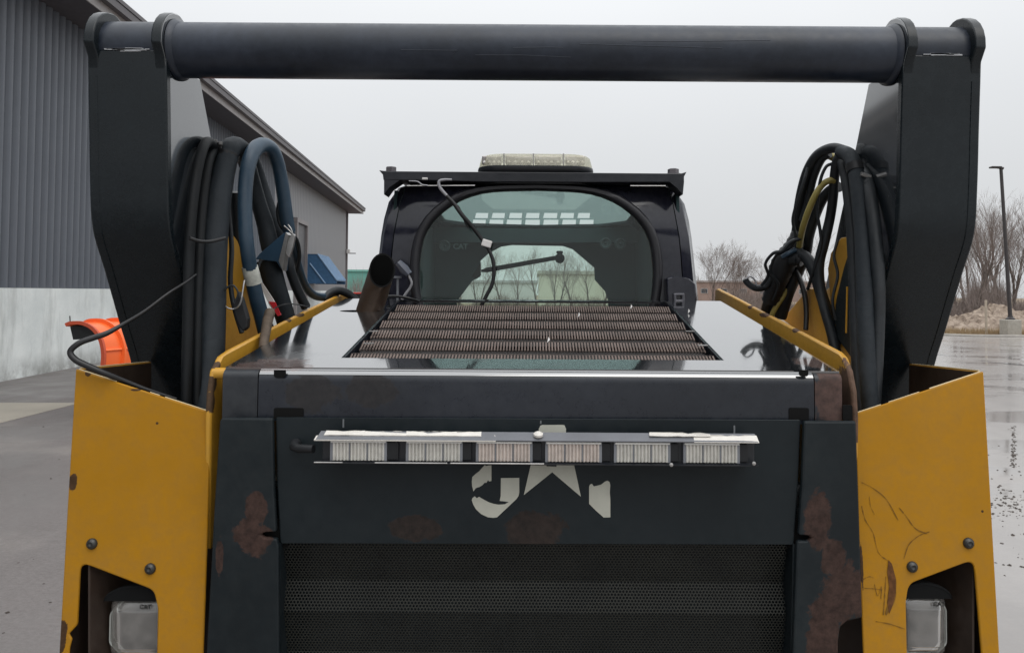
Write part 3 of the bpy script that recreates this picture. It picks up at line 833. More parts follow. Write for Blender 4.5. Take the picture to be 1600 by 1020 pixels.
for k in range(0, 9, 2):      # long scuffs along the tube
    x0 = rn.uniform(-.6, .45); a = R(rn.uniform(196, 250)); r = .0595
    pts = [(x0 + t * rn.uniform(.1, .3), 1.66 + r * cos(a + t * .04), 2.222 + r * sin(a + t * .04) + .085 * 0) for t in (0, .5, 1)]
    pts = [(x, 1.66 - r * abs(cos(a + i * .02)), 2.222 + r * (-.55 + .09 * k + rn.uniform(-.05, .05) + i * rn.uniform(-.06, .06)) * .7) for i, (x, _, _) in enumerate(pts)]
    pts = [(x, 1.66 - math.sqrt(max(0, r * r - (z - 2.222) ** 2)), z) for x, _, z in pts]
    mb.tube(pts, .0006, 4)
obj('scuff', mb, simple('tube_scuff', (.06, .07, .09), .5), ct)

# ---- yellow rear lamp panels with headlights
LP0 = V((0, 1.512, 1.55)); LPn = V((0, 1, -.098)).normalized()     # slightly leaning plane
def LPp(x, y, d=0): return PP(x, y, LP0, LPn) + LPn * d
def rounded(pts, r, k=5):
    out = []; n = len(pts)
    for i in range(n):
        p0, p, p1 = V(pts[i - 1]), V(pts[i]), V(pts[(i + 1) % n])
        rr = r[i] if hasattr(r, '__len__') else r
        if rr == 0: out.append(p); continue
        a = (p0 - p); b2 = (p1 - p); ra = min(rr, a.length * .45, b2.length * .45)
        a = p + a.normalized() * ra; b2 = p + b2.normalized() * ra
        for t in [j / k for j in range(k + 1)]:
            out.append(a * (1 - t) ** 2 + p * 2 * t * (1 - t) + b2 * t * t)
    return out
for side in ('l', 'r'):
    if side == 'l':
        outer = [(118, 576), (329, 644), (324, 830), (317, 1030), (312, 1250), (80, 1250), (92, 1020), (105, 790)]
        hole = [(125, 878), (240, 922), (246, 950), (243, 1090), (104, 1090), (108, 1012), (112, 998), (107, 990), (120, 976)]
        hr = [.02, .013, 0, .01, .01, 0, 0, 0, 0]
        bolts = [(144, 849), (235, 888)]; lens = (157, 940, 244, 1046); sx = -1
    else:
        outer = [(1537, 580), (1337, 646), (1341, 830), (1350, 1030), (1355, 1250), (1572, 1250), (1562, 1020), (1549, 790)]
        hole = [(1522, 874), (1420, 912), (1416, 940), (1419, 1090), (1540, 1090)]
        hr = [.02, .016, 0, .01, .01]
        bolts = [(1513, 848), (1425, 885)]; lens = (1417, 936, 1500, 1042); sx = 1
    o2 = [LPp(x, y) for x, y in outer]; h2 = rounded([LPp(x, y) for x, y in hole], hr)
    mb = MB().plate(o2, LPn * .006, [h2])
    top, low = o2[0], o2[5]
    xo = top.x
    # side return of the channel and its cut top edge
    q = [V((top.x - sx * .006, top.y + .0062, top.z - .001)), V((top.x - sx * .006, 1.80, top.z - .012)), V((low.x - sx * .006, 1.80, low.z)), V((low.x - sx * .006, low.y + .0062, low.z))]
    mb.plate(q, (sx * .006, 0, 0))
    pan = obj('lamp_panel', mb, M['yellow'], ld, smooth=25, bevel=.003, seg=3)
    q = [V((top.x - sx * .009, top.y + .010, top.z - .0025)), V((top.x - sx * .009, 1.79, top.z - .014)), V((low.x - sx * .009, 1.79, low.z)), V((low.x - sx * .009, low.y + .010, low.z))]
    obj('side_liner', MB().plate(q, (-sx * .0015, 0, 0)), M['brown_steel'], pan, smooth=None)
    e0, e1 = o2[0], o2[1]
    for t0, t1, rr in ((.02, .30, .0014), (.55, .62, .001), (.66, .99, .0012)) if sx < 0 else ((.02, .42, .0014), (.5, .74, .001), (.8, .98, .0012)):
        obj('worn_edge', MB().tube([e0.lerp(e1, t0) + V((0, .003, .0004)), e0.lerp(e1, t1) + V((0, .003, .0004))], rr, 6), M['worn_edge'], pan)
    obj('worn_edge', MB().tube([V((top.x - sx * .003, top.y + .012, top.z)), V((top.x - sx * .003, 1.79, top.z - .0115))], .0016, 6), M['worn_edge'], pan)
    # brown inner wall seen over the cut top and through the opening
    ix = PX(213 if sx < 0 else 1452, 574, 0.001).x
    q = [V((top.x - sx * .02, 1.745, 1.34)), V((sx * .62, 1.745, 1.34)), V((sx * .62, 1.70, .8)), V((top.x - sx * .02, 1.70, .8))]
    obj('back_wall', MB().plate(q, (0, .006, 0)), M['brown_steel'], pan, smooth=None)
    q = [LPp((133 if sx < 0 else 1527), 880, .01), LPp((133 if sx < 0 else 1527), 1200, .01)]
    obj('inner_flange', MB().plate([q[0], q[1], q[1] + V((-sx * .03, .11, 0)), q[0] + V((-sx * .03, .11, 0))], (-sx * .004, 0, 0)), M['brown_steel'], pan, smooth=None)
    for bx, by in bolts:
        c = LPp(bx, by)
        obj('bolt', MB().lathe(c, -LPn, [(-.002, .0105), (.002, .0105), (.0055, .0085), (.0075, .0045), (.006, .004), (.0045, .0005)], 18), M['bolt'], pan)
    # headlight
    x0, y0, x1, y1 = lens
    dy = LPn * .035
    A, B = LPp(x0, y0) + dy, LPp(x1, y1) + dy
    w = B.x - A.x; hh = A.z - B.z; cxm = (A.x + B.x) / 2; yy = A.y; zc = (A.z + B.z) / 2
    def rc(s, y, cut=.56):
        hw, hz = w / 2 * s, hh / 2 * s; c = w * cut * s * .5
        return rounded([V((cxm - hw + c, y, zc + hz)), V((cxm + hw - c, y, zc + hz)), V((cxm + hw, y, zc + hz - c)), V((cxm + hw, y, zc - hz + c)), V((cxm + hw - c, y, zc - hz)), V((cxm - hw + c, y, zc - hz)), V((cxm - hw, y, zc - hz + c)), V((cxm - hw, y, zc + hz - c))], .006, 3)
    hl = obj('headlight', MB().loft([rc(1.08, yy + .012), rc(1.10, yy + .02), rc(1.05, yy + .07), rc(.7, yy + .09)]), M['rubber'], pan)
    rings = [rc(1.0, yy + .006), rc(.93, yy + .012), rc(.80, yy + .034), rc(.55, yy + .052), rc(.25, yy + .06), rc(.22, yy + .044), rc(.08, yy + .036)]
    obj('reflector', MB().loft(rings, True, False), M['reflector'], hl)
    mb = MB(); NX, NY = 12, 60
    for jv in range(NY + 1):
        v_ = jv / NY * 2 - 1
        for iu in range(NX + 1):
            u_ = iu / NX * 2 - 1
            half = w / 2 * (1 - .30 * abs(v_) ** 9 - .02 * v_ * v_)
            yl = yy + .003 - .016 * (1 - abs(u_) ** 5) * (1 - abs(v_) ** 5)
            if abs(v_) < .62 and abs(u_) < .8: yl -= .0010 * (jv % 2)
            mb.v.append((cxm + u_ * half, yl, zc - v_ * hh / 2))
    mb.f = [(jv * (NX + 1) + iu, jv * (NX + 1) + iu + 1, (jv + 1) * (NX + 1) + iu + 1, (jv + 1) * (NX + 1) + iu) for jv in range(NY) for iu in range(NX)]
    obj('lens', mb, M['lens'], hl, smooth=60)
    obj('bulb', MB().lathe((cxm, yy + .058, zc + hh * .06), (0, -1, 0), [(0, .012), (.012, .012), (.02, .009), (.03, .006), (.034, .001)], 14), M['white'], hl)
    obj('lens_rim', MB().loft([rc(1.0, yy - .002), rc(1.04, yy + .004), rc(1.04, yy + .012), rc(.97, yy + .012), rc(.96, yy - .001), rc(1.0, yy - .002)], True, False), simple('lens_rim', (.34, .35, .33), .3), hl)
    # domed rubber hood over the lamp
    rings = []
    for k in range(7):
        t = k / 6; a = t * pi / 2
        rings.append([V((cxm + (w * .56) * cos(u) * cos(a * .98) * 1.0, yy - .012 + .075 * t, A.z - .004 + .030 * sin(u) * cos(a * .9))) for u in [pi * j / 14 for j in range(15)]])
    mb = MB().loft(rings, False, False)
    mb.add([p + V((0, -.001, -.004)) for p in rings[0]] + list(rings[0]), [(j, j + 1, 15 + j + 1, 15 + j) for j in range(14)])
    mb.add(list(rings[0]), [tuple(range(15))])
    obj('lamp_hood', mb, M['hood_rubber'], hl)
    lettering('CAT', .0115, .0006, .0003, V((LPp(x0 + (61 if sx < 0 else 60), y0 + 18).x, yy - .0145, LPp(x0 + 60, y0 + 18).z)), M['ink'], hl)
    if side == 'r':
        # pen-like scrapes on the right panel
        def ribbon(pts, w0):
            mb = MB(); pp = [LPp(x, y, -.0012) for x, y in spline(pts, 5)]
            for i, p in enumerate(pp):
                ww = w0 * (.25 + 1.1 * random.random())
                t = (pp[min(i + 1, len(pp) - 1)] - pp[max(i - 1, 0)]).normalized(); nn = t.cross(LPn) * ww
                mb.v += [tuple(p - nn), tuple(p + nn)]
            mb.f = [(2 * i, 2 * i + 1, 2 * i + 3, 2 * i + 2) for i in range(len(pp) - 1)]
            return mb
        obj('scrape', MB().plate([LPp(x, y, -.0011) for x, y in ((1388, 874), (1393, 880), (1399, 902), (1399, 925), (1394, 946), (1389, 958), (1386, 940), (1389, 915), (1386, 893))], (0, -.0004, 0)), simple('scrape_rust', (.12, .052, .020), .8, 0, .2, .4, 90), pan, smooth=None)
        for pts, w0 in (([(1346, 753), (1365, 763), (1385, 780), (1403, 812)], .0007), ([(1404, 792), (1415, 805), (1430, 825), (1448, 833)], .0007),
                        ([(1452, 830), (1436, 836), (1420, 850), (1412, 872)], .0008), ([(1346, 790), (1352, 812), (1364, 832), (1372, 862), (1388, 876)], .0008),
                        ([(1388, 876), (1396, 900), (1392, 930), (1384, 960)], .0022), ([(1392, 880), (1399, 905), (1398, 930), (1391, 952)], .0014),
                        ([(1384, 900), (1382, 930), (1380, 960)], .0009), ([(1350, 918), (1366, 919), (1378, 921)], .0006), ([(1366, 912), (1371, 930), (1377, 915), (1376, 935)], .0007),
                        ([(1368, 970), (1390, 974), (1414, 982)], .0007), ([(1347, 905), (1358, 900), (1364, 902)], .0005), ([(1358, 775), (1360, 790), (1366, 803)], .0004)):
            obj('scrape', ribbon(pts, w0), M['pen'], pan, smooth=None, recalc=False)

# ---- yellow side plates along the hood
for sx in (-1, 1):
    X = sx * .632
    if sx < 0: pp = [(320, 650), (322, 612), (327, 580), (338, 558), (356, 545), (410, 517), (470, 487), (525, 461), (545, 455), (560, 462), (566, 480)]
    else: pp = [(1342, 650), (1340, 612), (1334, 580), (1326, 560), (1316, 549), (1262, 521), (1200, 489), (1150, 463), (1126, 451), (1112, 454), (1106, 470)]
    tops = [PX(x, y, X) for x, y in pp]
    tops = [V((X, min(p.y, 2.62), p.z)) for p in tops]
    q = tops + [V((X, 2.62, 1.3)), V((X, 1.50, 1.2))]
    sp = obj('side_plate', MB().plate(q, (-sx * .012, 0, 0)), M['yellow_bright'] if sx < 0 else M['yellow_rusty'], ld, smooth=25, bevel=.004)
    if sx < 0:
        c = P(348, 583, 1.50); obj('pivot_boss', MB().tube([c + V((-.014, 0, 0)), c + V((.022, 0, 0))], .011, 14), M['yellow_bright'], sp)

# ---- hood: sloping top sheet, rolled front edge, front face
H0 = V((0, 1.492, 1.552)); HS = .138; Hn = V((0, -HS, 1)).normalized()
def HP(x, y, d=0): return PP(x, y, H0, Hn) + Hn * d
def hz(Y): return H0.z + (Y - H0.y) * HS
HWD = .594; YF = 2.40
gx0, gy0 = .392, 1.578; gx1, gy1 = .418, 2.375
outer = [V((-HWD, H0.y, H0.z)), V((HWD, H0.y, H0.z)), V((.586, YF, hz(YF))), V((-.586, YF, hz(YF)))]
ghole = [V((-gx0, gy0, hz(gy0))), V((gx0, gy0, hz(gy0))), V((gx1, gy1, hz(gy1))), V((-gx1, gy1, hz(gy1)))]
sc_ = HP(563, 486); slot = [V((sc_.x + .058 * cos(a), sc_.y + .020 * sin(a), 0)) for a in [2 * pi * k / 24 for k in range(24)]]
slot = [V((p.x, p.y, hz(p.y))) for p in slot]
hood = obj('hood', MB().plate(outer, -Hn * .006, [ghole, slot]), M['hood'], ld, smooth=20)
# rolled edge
mb = MB(); rings = []; edge_rings = []
for xx in (-HWD + .07, HWD - .055):
    arc = []
    for k in range(9):
        a = R(90 + 8 + (82 * k / 8)); arc.append(V((xx, H0.y + .024 * cos(a) + .0075, H0.z - .0245 + .024 * sin(a))))
    edge_rings.append(arc + [p + V((0, .003, -.003)) for p in reversed(arc)])
    arc = [p + V((0, .0008, -.0008)) for p in arc]
    arc += [V((xx, H0.y - .0165, 1.452)), V((xx, H0.y - .0125, 1.452)), V((xx, H0.y - .0125, H0.z - .02)), V((xx, H0.y, H0.z - .006))]
    rings.append(arc)
mb.loft(rings)
hf = obj('hood_front', mb, M['hood_front'], ld, smooth=30)
obj('rolled_edge', MB().loft([[r_[k] for k in (0, 1, 2, 3, 4, 5, 12, 13, 14, 15, 16, 17)] for r_ in edge_rings]), M['hood'], hood, smooth=30)
for x0, x1, yn in ((-HWD, -HWD + .067, 0), (HWD - .052, HWD, 0)):
    mb = MB(); rings = []
    for xx in (x0, x1):
        arc = []
        for k in range(7):
            a = R(98 + 82 * k / 6); arc.append(V((xx, H0.y + .014 * cos(a) + .0015, H0.z - .0185 + .014 * sin(a))))
        arc += [V((xx, H0.y - .0125, 1.452)), V((xx, H0.y, 1.452)), V((xx, H0.y, H0.z - .006))]
        rings.append(arc)
    mb.loft(rings)
    obj('hood_corner', mb, M['hood_corner'], ld, smooth=30)
# latch cut-outs on the front face: flat black plates stand in for their shade
for x0, x1, y0, y1 in ((428, 474, 637, 654), (1233, 1264, 637, 656), (1317, 1332, 633, 656), (428, 446, 578, 590), (1249, 1263, 578, 588)):
    a, b2 = P(x0, y0, 1.474), P(x1, y1, 1.474)
    c = (a + b2) / 2
    mb = MB().plate(rounded([V((a.x, 1.4735, a.z)), V((b2.x, 1.4735, a.z)), V((b2.x, 1.4735, b2.z)), V((a.x, 1.4735, b2.z))], [.004, .004, 0, 0] if y0 > 600 else [0, 0, .006, .006]), (0, .004, 0))
    obj('latch_shade', mb, M['void'], hf, smooth=None)
# ---- stepped louver grille in the hood
NW = 6; Lw = (gy1 - gy0) / NW
grl = obj('hood_grille', MB().box((0, (gy0 + gy1) / 2, 1.50), (.80, .78, .02)), M['void'], ld, smooth=None)
for sx in (-1, 1):
    obj('grille_rail', MB().plate([V((sx * gx0, gy0, hz(gy0) - .004)), V((sx * gx1, gy1, hz(gy1) - .004)), V((sx * gx1, gy1, hz(gy1) - .05)), V((sx * gx0, gy0, hz(gy0) - .05))], (-sx * .003, 0, 0)), M['hood_front'], grl, smooth=None)
obj('grille_light_block', MB().box((0, 2.392, 1.50), (1.16, .01, .31)), M['void'], grl, smooth=None)  # added wall that blocks window light leaking through the slots
for sx in (-1, 1):
    obj('well_light_block', MB().box((sx * .44, 1.98, 1.495), (.01, .81, .11)), M['void'], grl, smooth=None)  # added side walls, closing the well against stray light
def hexsheet(cells, mapf, pitch, k):
    """cells: array of (x, s) centres; every cell a hexagonal ring of six quads"""
    cells = np.array(cells); n = len(cells)
    a = np.radians(np.arange(6) * 60 + 30); R0 = pitch / math.sqrt(3)
    o = np.stack([np.cos(a), np.sin(a)], 1)
    pts = np.concatenate([cells[:, None, :] + o[None] * R0, cells[:, None, :] + o[None] * R0 * k], 1).reshape(-1, 2)
    v = mapf(pts)
    base = np.arange(n)[:, None, None] * 12
    q = np.array([(i, (i + 1) % 6, 6 + (i + 1) % 6, 6 + i) for i in range(6)])[None]
    return v, (base + q).reshape(-1, 4)
def np_obj(name, v, f, m, parent, kind=None):
    me = bpy.data.meshes.new(name)
    me.vertices.add(len(v)); me.vertices.foreach_set('co', v.astype(np.float32).ravel())
    me.loops.add(len(f) * 4); me.loops.foreach_set('vertex_index', f.astype(np.int32).ravel())
    me.polygons.add(len(f)); me.polygons.foreach_set('loop_start', np.arange(len(f), dtype=np.int32) * 4)
    me.materials.append(m); me.update(calc_edges=True); me.validate()
    o = bpy.data.objects.new(name, me); link(o, parent)
    if kind: o['kind'] = kind
    return o
CREST = .011; PITCH = .0068
for i in range(NW):
    ys0 = gy0 + .004 + i * Lw
    # slope of slots first (rises away from the viewer), drop, then the mesh valley behind it
    hwid = gx0 + (gx1 - gx0) * (ys0 - gy0) / (gy1 - gy0) - .012
    y0, y1, y2 = ys0 + .002, ys0 + Lw * .33, ys0 + Lw * 1.0
    z0, z1 = hz(y0) - .0125, hz(y1) - .0125 + CREST
    bars = []; fcs = []
    nb = int(2 * hwid / PITCH); c = 0
    for k in range(nb + 1):
        x = -hwid + k * 2 * hwid / nb; w2 = .0017
        for (xa, ya, za) in ((x - w2, y0, z0), (x + w2, y0, z0), (x + w2, y1, z1), (x - w2, y1, z1), (x - w2, y0, z0 - .003), (x + w2, y0, z0 - .003), (x + w2, y1, z1 - .003), (x - w2, y1, z1 - .003)):
            bars.append((xa, ya, za))
        fcs += [[c + j for j in q] for q in ((0, 1, 2, 3), (0, 4, 5, 1), (1, 5, 6, 2), (0, 3, 7, 4))]
        c += 8
    # crest and foot lips tie the bars together
    for ya, za, d in ((y1 - .001, z1 + .0004, .005), (y0 - .003, z0 + .0004, .004)):
        bars += [(-hwid, ya, za), (hwid, ya, za), (hwid, ya + d, za), (-hwid, ya + d, za)]; fcs.append([c, c + 1, c + 2, c + 3]); c += 4
    np_obj('slotted_louver', np.array(bars), np.array(fcs), M['louver'], grl, 'stuff')
    cells = []
    rows = int((y2 - y1 - .008) / (PITCH * .866)); cols = int(2 * hwid / PITCH)
    for r_ in range(rows):
        for k in range(cols): cells.append((-hwid + PITCH * (k + .5 + .5 * (r_ % 2)), y1 + .007 + r_ * PITCH * .866))
    v, f = hexsheet(cells, lambda p: np.stack([p[:, 0], p[:, 1], hz(p[:, 1]) - .0125 - .0005], 1), PITCH, .72)
    np_obj('perforated_step', v, f, M['louver_dark'], grl, 'stuff')
for (x, y) in ((585, 518), (577, 537), (1078, 518), (1098, 540)):
    p = HP(x, y, .0012); obj('grille_clip', MB().box(p, (.022, .012, .002)), M['steel'], grl, smooth=None)
for (x, y) in ((903, 496), (985, 483), (1075, 490), (855, 536)):
    p = HP(x, y, .001); obj('leaf_scrap', MB().plate([p, p + V((.006, .002, .006)), p + V((.003, .006, .012))], (0, .001, .001)), M['white'], grl, smooth=None)
p0 = HP(525, 564.5, .001); 

# ---- rear door: side frames, centre panel, stepped perforated grille
def D(x, y, off=0): return P(x, y, YD) + V((0, off, 0))
dpts = [(429, 653), (1253, 657), (1249, 760), (1242, 852), (436, 850), (431, 760)]
door = obj('rear_door', MB().plate([D(x, y, .006) for x, y in dpts], (0, .008, 0)), M['door'], ld, smooth=None, bevel=.0025)
fl = [(345, 656), (350, 652), (427.5, 652.5), (429.5, 760), (433, 829), (414, 830), (409, 834), (414, 838), (434, 839.5), (437, 852), (438, 1150), (316, 1150), (324, 1020), (337, 780)]
fr = [(1254.5, 657), (1336, 657), (1341, 800), (1346, 963), (1322, 968), (1311, 978), (1308, 1000), (1306, 1150), (1232, 1150), (1238, 1000), (1243, 852), (1244.5, 843), (1262, 843), (1267, 839), (1262, 835), (1246, 834), (1251, 760)]
for q in (fl, fr):
    fo = obj('door_frame', MB().plate([D(x, y, -.006) for x, y in q], (0, .012, 0)), M['door_frame'], door, smooth=None, bevel=.004)
# returns that shade the recess
obj('door_jamb', MB().plate([D(437.5, 851, 0.004), D(437.5, 1150, .004), D(437.5, 1150, .12), D(437.5, 851, .12)], (-.004, 0, 0)), M['door_frame'], door, smooth=None)
obj('door_jamb', MB().plate([D(1240, 851, 0.004), D(1234, 1150, .004), D(1234, 1150, .12), D(1240, 851, .12)], (.004, 0, 0)), M['door_frame'], door, smooth=None)
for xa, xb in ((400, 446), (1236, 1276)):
    obj('slit_light_block', MB().plate([D(xa, 815, .016), D(xb, 815, .016), D(xb, 860, .016), D(xa, 860, .016)], (0, .004, 0)), M['void'], door, smooth=None)  # added black plates that block bright light behind the slits
zt = D(800, 850).z; zb1 = D(800, 922).z; zb2 = D(800, 972).z
gp = [(YD + .014, zt), (YD + .038, zb1 + .004), (YD + .022, zb2 + .008), (YD + .024, zb2 + .002), (YD + .042, zb2 - .075), (YD + .02, zb2 - .13), (YD + .02, zb2 - .2)]
cum = [0]
for i in range(len(gp) - 1): cum.append(cum[-1] + math.hypot(gp[i + 1][0] - gp[i][0], gp[i + 1][1] - gp[i][1]))
gw = (D(1238, 900).x - D(438, 900).x) / 2; gc = (D(1238, 900).x + D(438, 900).x) / 2
PG = .0064
cells = [(-gw + PG * (k + .5 * (r_ % 2)), r_ * PG * .866 + .003) for r_ in range(int(cum[-1] / (PG * .866)) - 1) for k in range(int(2 * gw / PG))]
def gmap(p):
    y = np.interp(p[:, 1], cum, [g_[0] for g_ in gp]); z = np.interp(p[:, 1], cum, [g_[1] for g_ in gp])
    return np.stack([p[:, 0] + gc, y, z], 1)
v, f = hexsheet(cells, gmap, PG, .68)
np_obj('door_grille', v, f, M['perf'], door, 'stuff')
obj('grille_dark_back', MB().box((gc, YD + .15, 1.02), (1.0, .02, .62)), M['void'], door, smooth=None)  # black sheet stands in for the dark space behind the grille

# ---- worn logo pieces on the door
def Z(l): return [(720 + x / 5.668, 640 + y / 5.668) for x, y in l]
def decal(pts, name='decal_piece'):
    return obj(name, MB().plate([D(x, y, .0052) for x, y in pts], (0, .0006, 0)), M['decal'], door, smooth=None)
decal(Z([(100, 600), (130, 572), (160, 550), (190, 515), (210, 495), (225, 502), (245, 497), (270, 495), (270, 635), (250, 640), (240, 628), (225, 652), (210, 650), (190, 672), (165, 688), (150, 692), (130, 700), (110, 728), (98, 680), (96, 640)]))
decal(Z([(95, 805), (103, 785), (122, 772), (140, 788), (160, 776), (185, 792), (215, 808), (250, 826), (290, 838), (330, 846), (390, 842), (425, 822), (380, 816), (343, 812), (352, 770), (354, 610), (517, 608), (517, 740), (510, 770), (490, 798), (320, 958), (285, 962), (240, 958), (180, 930), (135, 890), (108, 845)]))
decal(Z([(625, 470), (720, 470), (735, 486), (757, 488), (762, 505), (848, 508), (852, 472), (1000, 470), (1030, 610), (1065, 775), (930, 660), (810, 558), (680, 662), (558, 760), (590, 620)]))
decal(Z([(1138, 690), (1145, 668), (1163, 660), (1172, 672), (1180, 684), (1215, 676), (1245, 668), (1280, 640), (1300, 633), (1320, 645), (1326, 670), (1322, 740), (1327, 800), (1327, 958), (1268, 960), (1200, 900), (1138, 838)]))
decal(Z([(688, 205), (692, 170), (705, 145), (725, 138), (905, 138), (920, 142), (933, 175), (932, 205)]))

# ---- LED bar on the door
YB = YD - .045
def B(x, y, off=0): return P(x, y, YB) + V((0, off, 0))
a, b2 = B(503, 680), B(1180, 724)
bar = obj('led_bar', MB().box(((a.x + b2.x) / 2, YB + .027, (a.z + b2.z) / 2 - .003), (b2.x - a.x, .046, .046), Matrix.Rotation(R(.38), 3, 'Y')), M['led_body'], door, smooth=None, bevel=.002)
# top flange (tilted so its upper side shows) and bottom lip
def strip(x0, x1, yt, yb, y_slope, o0, o1, th=.0015):
    q = [B(x0, yt + y_slope * (x0 - 495), o1), B(x1, yt + y_slope * (x1 - 495), o1), B(x1 + 1, yb + y_slope * (x1 - 495), o0), B(x0 - 4, yb + y_slope * (x0 - 495), o0)]
    return MB().plate(q, (0, .0004, -th))
SL = .0066
obj('top_flange', strip(500, 1181, 674, 684, SL, -.012, .008), simple('flange_grey', (.16, .165, .18), .35, .3), bar, smooth=None)
obj('bottom_lip', strip(496, 1182, 718.5, 720.5, SL, -.012, .0), M['led_body'], bar, smooth=None)
for x0, x1, y0, y1 in ((497, 770, 678.5, 684.6), (508, 572, 673.5, 679), (562, 715, 673.8, 679.2), (640, 752, 674, 679), (1020, 1105, 673, 677), (1080, 1182, 675.5, 684.6)):
    o0, o1 = (-.0125, .0) if y1 > 680 else (-.004, .007)
    rt_ = random.Random(int(x0)); nn = max(6, int((x1 - x0) / 9)); top_, low_ = [], []
    for k in range(nn + 1):
        x = x0 + (x1 - x0) * k / nn + (rt_.uniform(-6, 6) if k in (0, nn) else 0); dy = SL * (x - 495)
        jt = rt_.uniform(-.35, .45) if rt_.random() < .8 else rt_.uniform(.8, 2.2)
        top_.append(B(x, y0 - .3 + dy + jt, o1)); low_.append(B(x + rt_.uniform(-2, 2), y1 + dy - (0 if y1 > 680 else rt_.uniform(0, 1.2)), o0))
    obj('tape_strip', MB().plate(top_ + low_[::-1], (0, .0004, -.0012 - .0004 * (int(x0) % 3))), M['tape'], bar, smooth=None)
for x0, x1 in ((494, 538), (588, 700), (705, 850)):
    obj('bare_edge', MB().tube([B(x0, 719.6 + SL * (x0 - 495), -.0128), B(x1, 719.6 + SL * (x1 - 495), -.0128)], .0012, 6), M['steel'], bar)
for i, x0 in enumerate((520, 638, 747, 855, 962, 1070)):
    x1 = x0 + 82; yc = SL * (x0 - 495)
    pa, pb = B(x0, 686 + yc), B(x1, 719 + yc)
    mod = MB(); n = 15
    prof_ = []
    for k in range(n):
        for t, d in ((.08, 0), (.25, .0026), (.5, .0036), (.75, .0026), (.92, 0)):
            prof_.append((pa.x + (pb.x - pa.x) * (k + t) / n, YB - .003 - d - (0 if k % 5 else .0)))
    ztop, zbot = pa.z - .0045, pb.z + .001
    mod.add([(x, y, ztop) for x, y in prof_] + [(x, y, zbot) for x, y in prof_], [(j, j + 1, len(prof_) + j + 1, len(prof_) + j) for j in range(len(prof_) - 1)])
    mo = obj('led_module', mod, M['led_warm'] if i in (2, 3) else M['led'], bar, smooth=35)
    cc = (pa + pb) / 2
    for xe, we in ((pa.x - .001, .005), (pb.x + .001, .005)):
        obj('module_end', MB().box((xe, YB - .0005, cc.z), (we, .008, pa.z - pb.z)), M['module_grey'], mo, smooth=None)
    for k in (1, 2):
        obj('module_divider', MB().box((pa.x + (pb.x - pa.x) * k / 3, YB - .0035, cc.z), (.0016, .006, (pa.z - pb.z) * .9)), M['module_grey'], mo, smooth=None)
    obj('module_top', MB().box((cc.x, YB - .0035, pa.z - .0025), (pb.x - pa.x + .004, .010, .004)), simple('module_rim', (.66, .65, .62), .3), mo, smooth=None, bevel=.001)
for x in (601, 715, 824, 932, 1038, 1146):
    obj('spacer', MB().box(B(x + 10, 703 + SL * (x - 495), .001), (.028, .008, .034)), M['rubber'], bar, smooth=None, bevel=.002)
obj('rivet', MB().lathe(B(841, 678.5, -.002), (0, -.3, 1), [(-.002, .009), (.002, .009), (.005, .005), (.006, .001)], 12), M['tape'], bar)
for x, y in ((1175, 721.5), (1047, 723.5)): obj('rivet', MB().lathe(B(x, y, -.012), (0, -1, 0), [(-.002, .0035), (.001, .0035), (.002, .001)], 10), M['steel'], bar)
obj('bar_plug', MB().tube([D(462, 693, .004), D(463, 695, -.012), D(472, 696.5, -.022), D(497, 696, -.03)], [.010, .0095, .008, .0075], 10), M['rubber'], bar)
for x, y in ((535.5, 662), (845, 660), (1148.5, 672)):
    obj('drip_mark', MB().box(D(x, y, .0052), (.003, .001, .016 if y != 660 else .006)), simple('drip_pale', (.16, .17, .18), .4), door, smooth=None)

# ---- cab
cab = None
YC = 2.47
def half(px, Y):      # half outline given as (dx from the middle, y) -> metres
    return [(dx * Y / F, CAMZ + (457 - y) / F * Y) for dx, y in px]
def resample(pts, n):
    pts = [np.array(p) for p in pts]; d = [0]
    for i in range(1, len(pts)): d.append(d[-1] + np.linalg.norm(pts[i] - pts[i - 1]))
    a = np.array(pts); t = np.linspace(0, d[-1], n)
    return list(zip(np.interp(t, d, a[:, 0]), np.interp(t, d, a[:, 1])))
CXO = .010            # the cab sits a hair right of the centre line
def full(hp, Y, n=26):
    h = resample(hp, n)
    r = [V((CXO + x, Y, z)) for x, z in h]; l = [V((CXO - x, Y, z)) for x, z in reversed(h)]
    return r + l[1:-1] if abs(h[0][0]) < 1e-6 and abs(h[-1][0]) < 1e-6 else r + l
win = [tuple(p) for p in spline([(0, 530), (110, 528), (174, 512), (191, 474), (196, 438), (196, 403), (190, 371), (176, 343), (152, 319), (120, 300), (75, 290.5), (0, 287.5)], 4)]
win_in = [tuple(p) for p in spline([(0, 516), (105, 514), (161, 500), (177.5, 470), (182, 437), (181, 403), (176, 375), (163, 350), (141, 328), (112, 311), (72, 300.5), (0, 297.5)], 4)]
seam = [(0, 610), (232, 610), (231, 500), (228, 440), (223, 370), (215, 310), (209, 291), (196, 284), (0, 282)]
outer_ = [(0, 610), (262, 610), (260, 470), (254, 417), (247, 350), (237, 312), (224, 292), (206, 282), (0, 280)]
N = 30
W_ = full(half(win, YC), YC, N); WI = full(half(win_in, YC), YC, N)
def lean(ring, k=.05): return [V((p.x, p.y + k * max(0, p.z - 1.86) / .19, p.z)) for p in ring]
S_ = lean(full(half(seam, YC), YC - .004, N))
cab = obj('cab', MB().loft([W_, S_], True, False), M['cab'], ld, smooth=35)
S2 = full(half([(dx * 1.008, y - .6 if y < 600 else y) for dx, y in seam], YC), YC - .001, N)
S2 = lean(S2)
mid = full(half([(a[0] * .35 + b2[0] * .65, a[1] * .35 + b2[1] * .65) for a, b2 in zip(seam, outer_)], YC), YC + .006, N)
mid = lean(mid)
O1 = full(half(outer_, YC), YC + .06, N); O2 = full(half(outer_, YC), YC + .14, N)
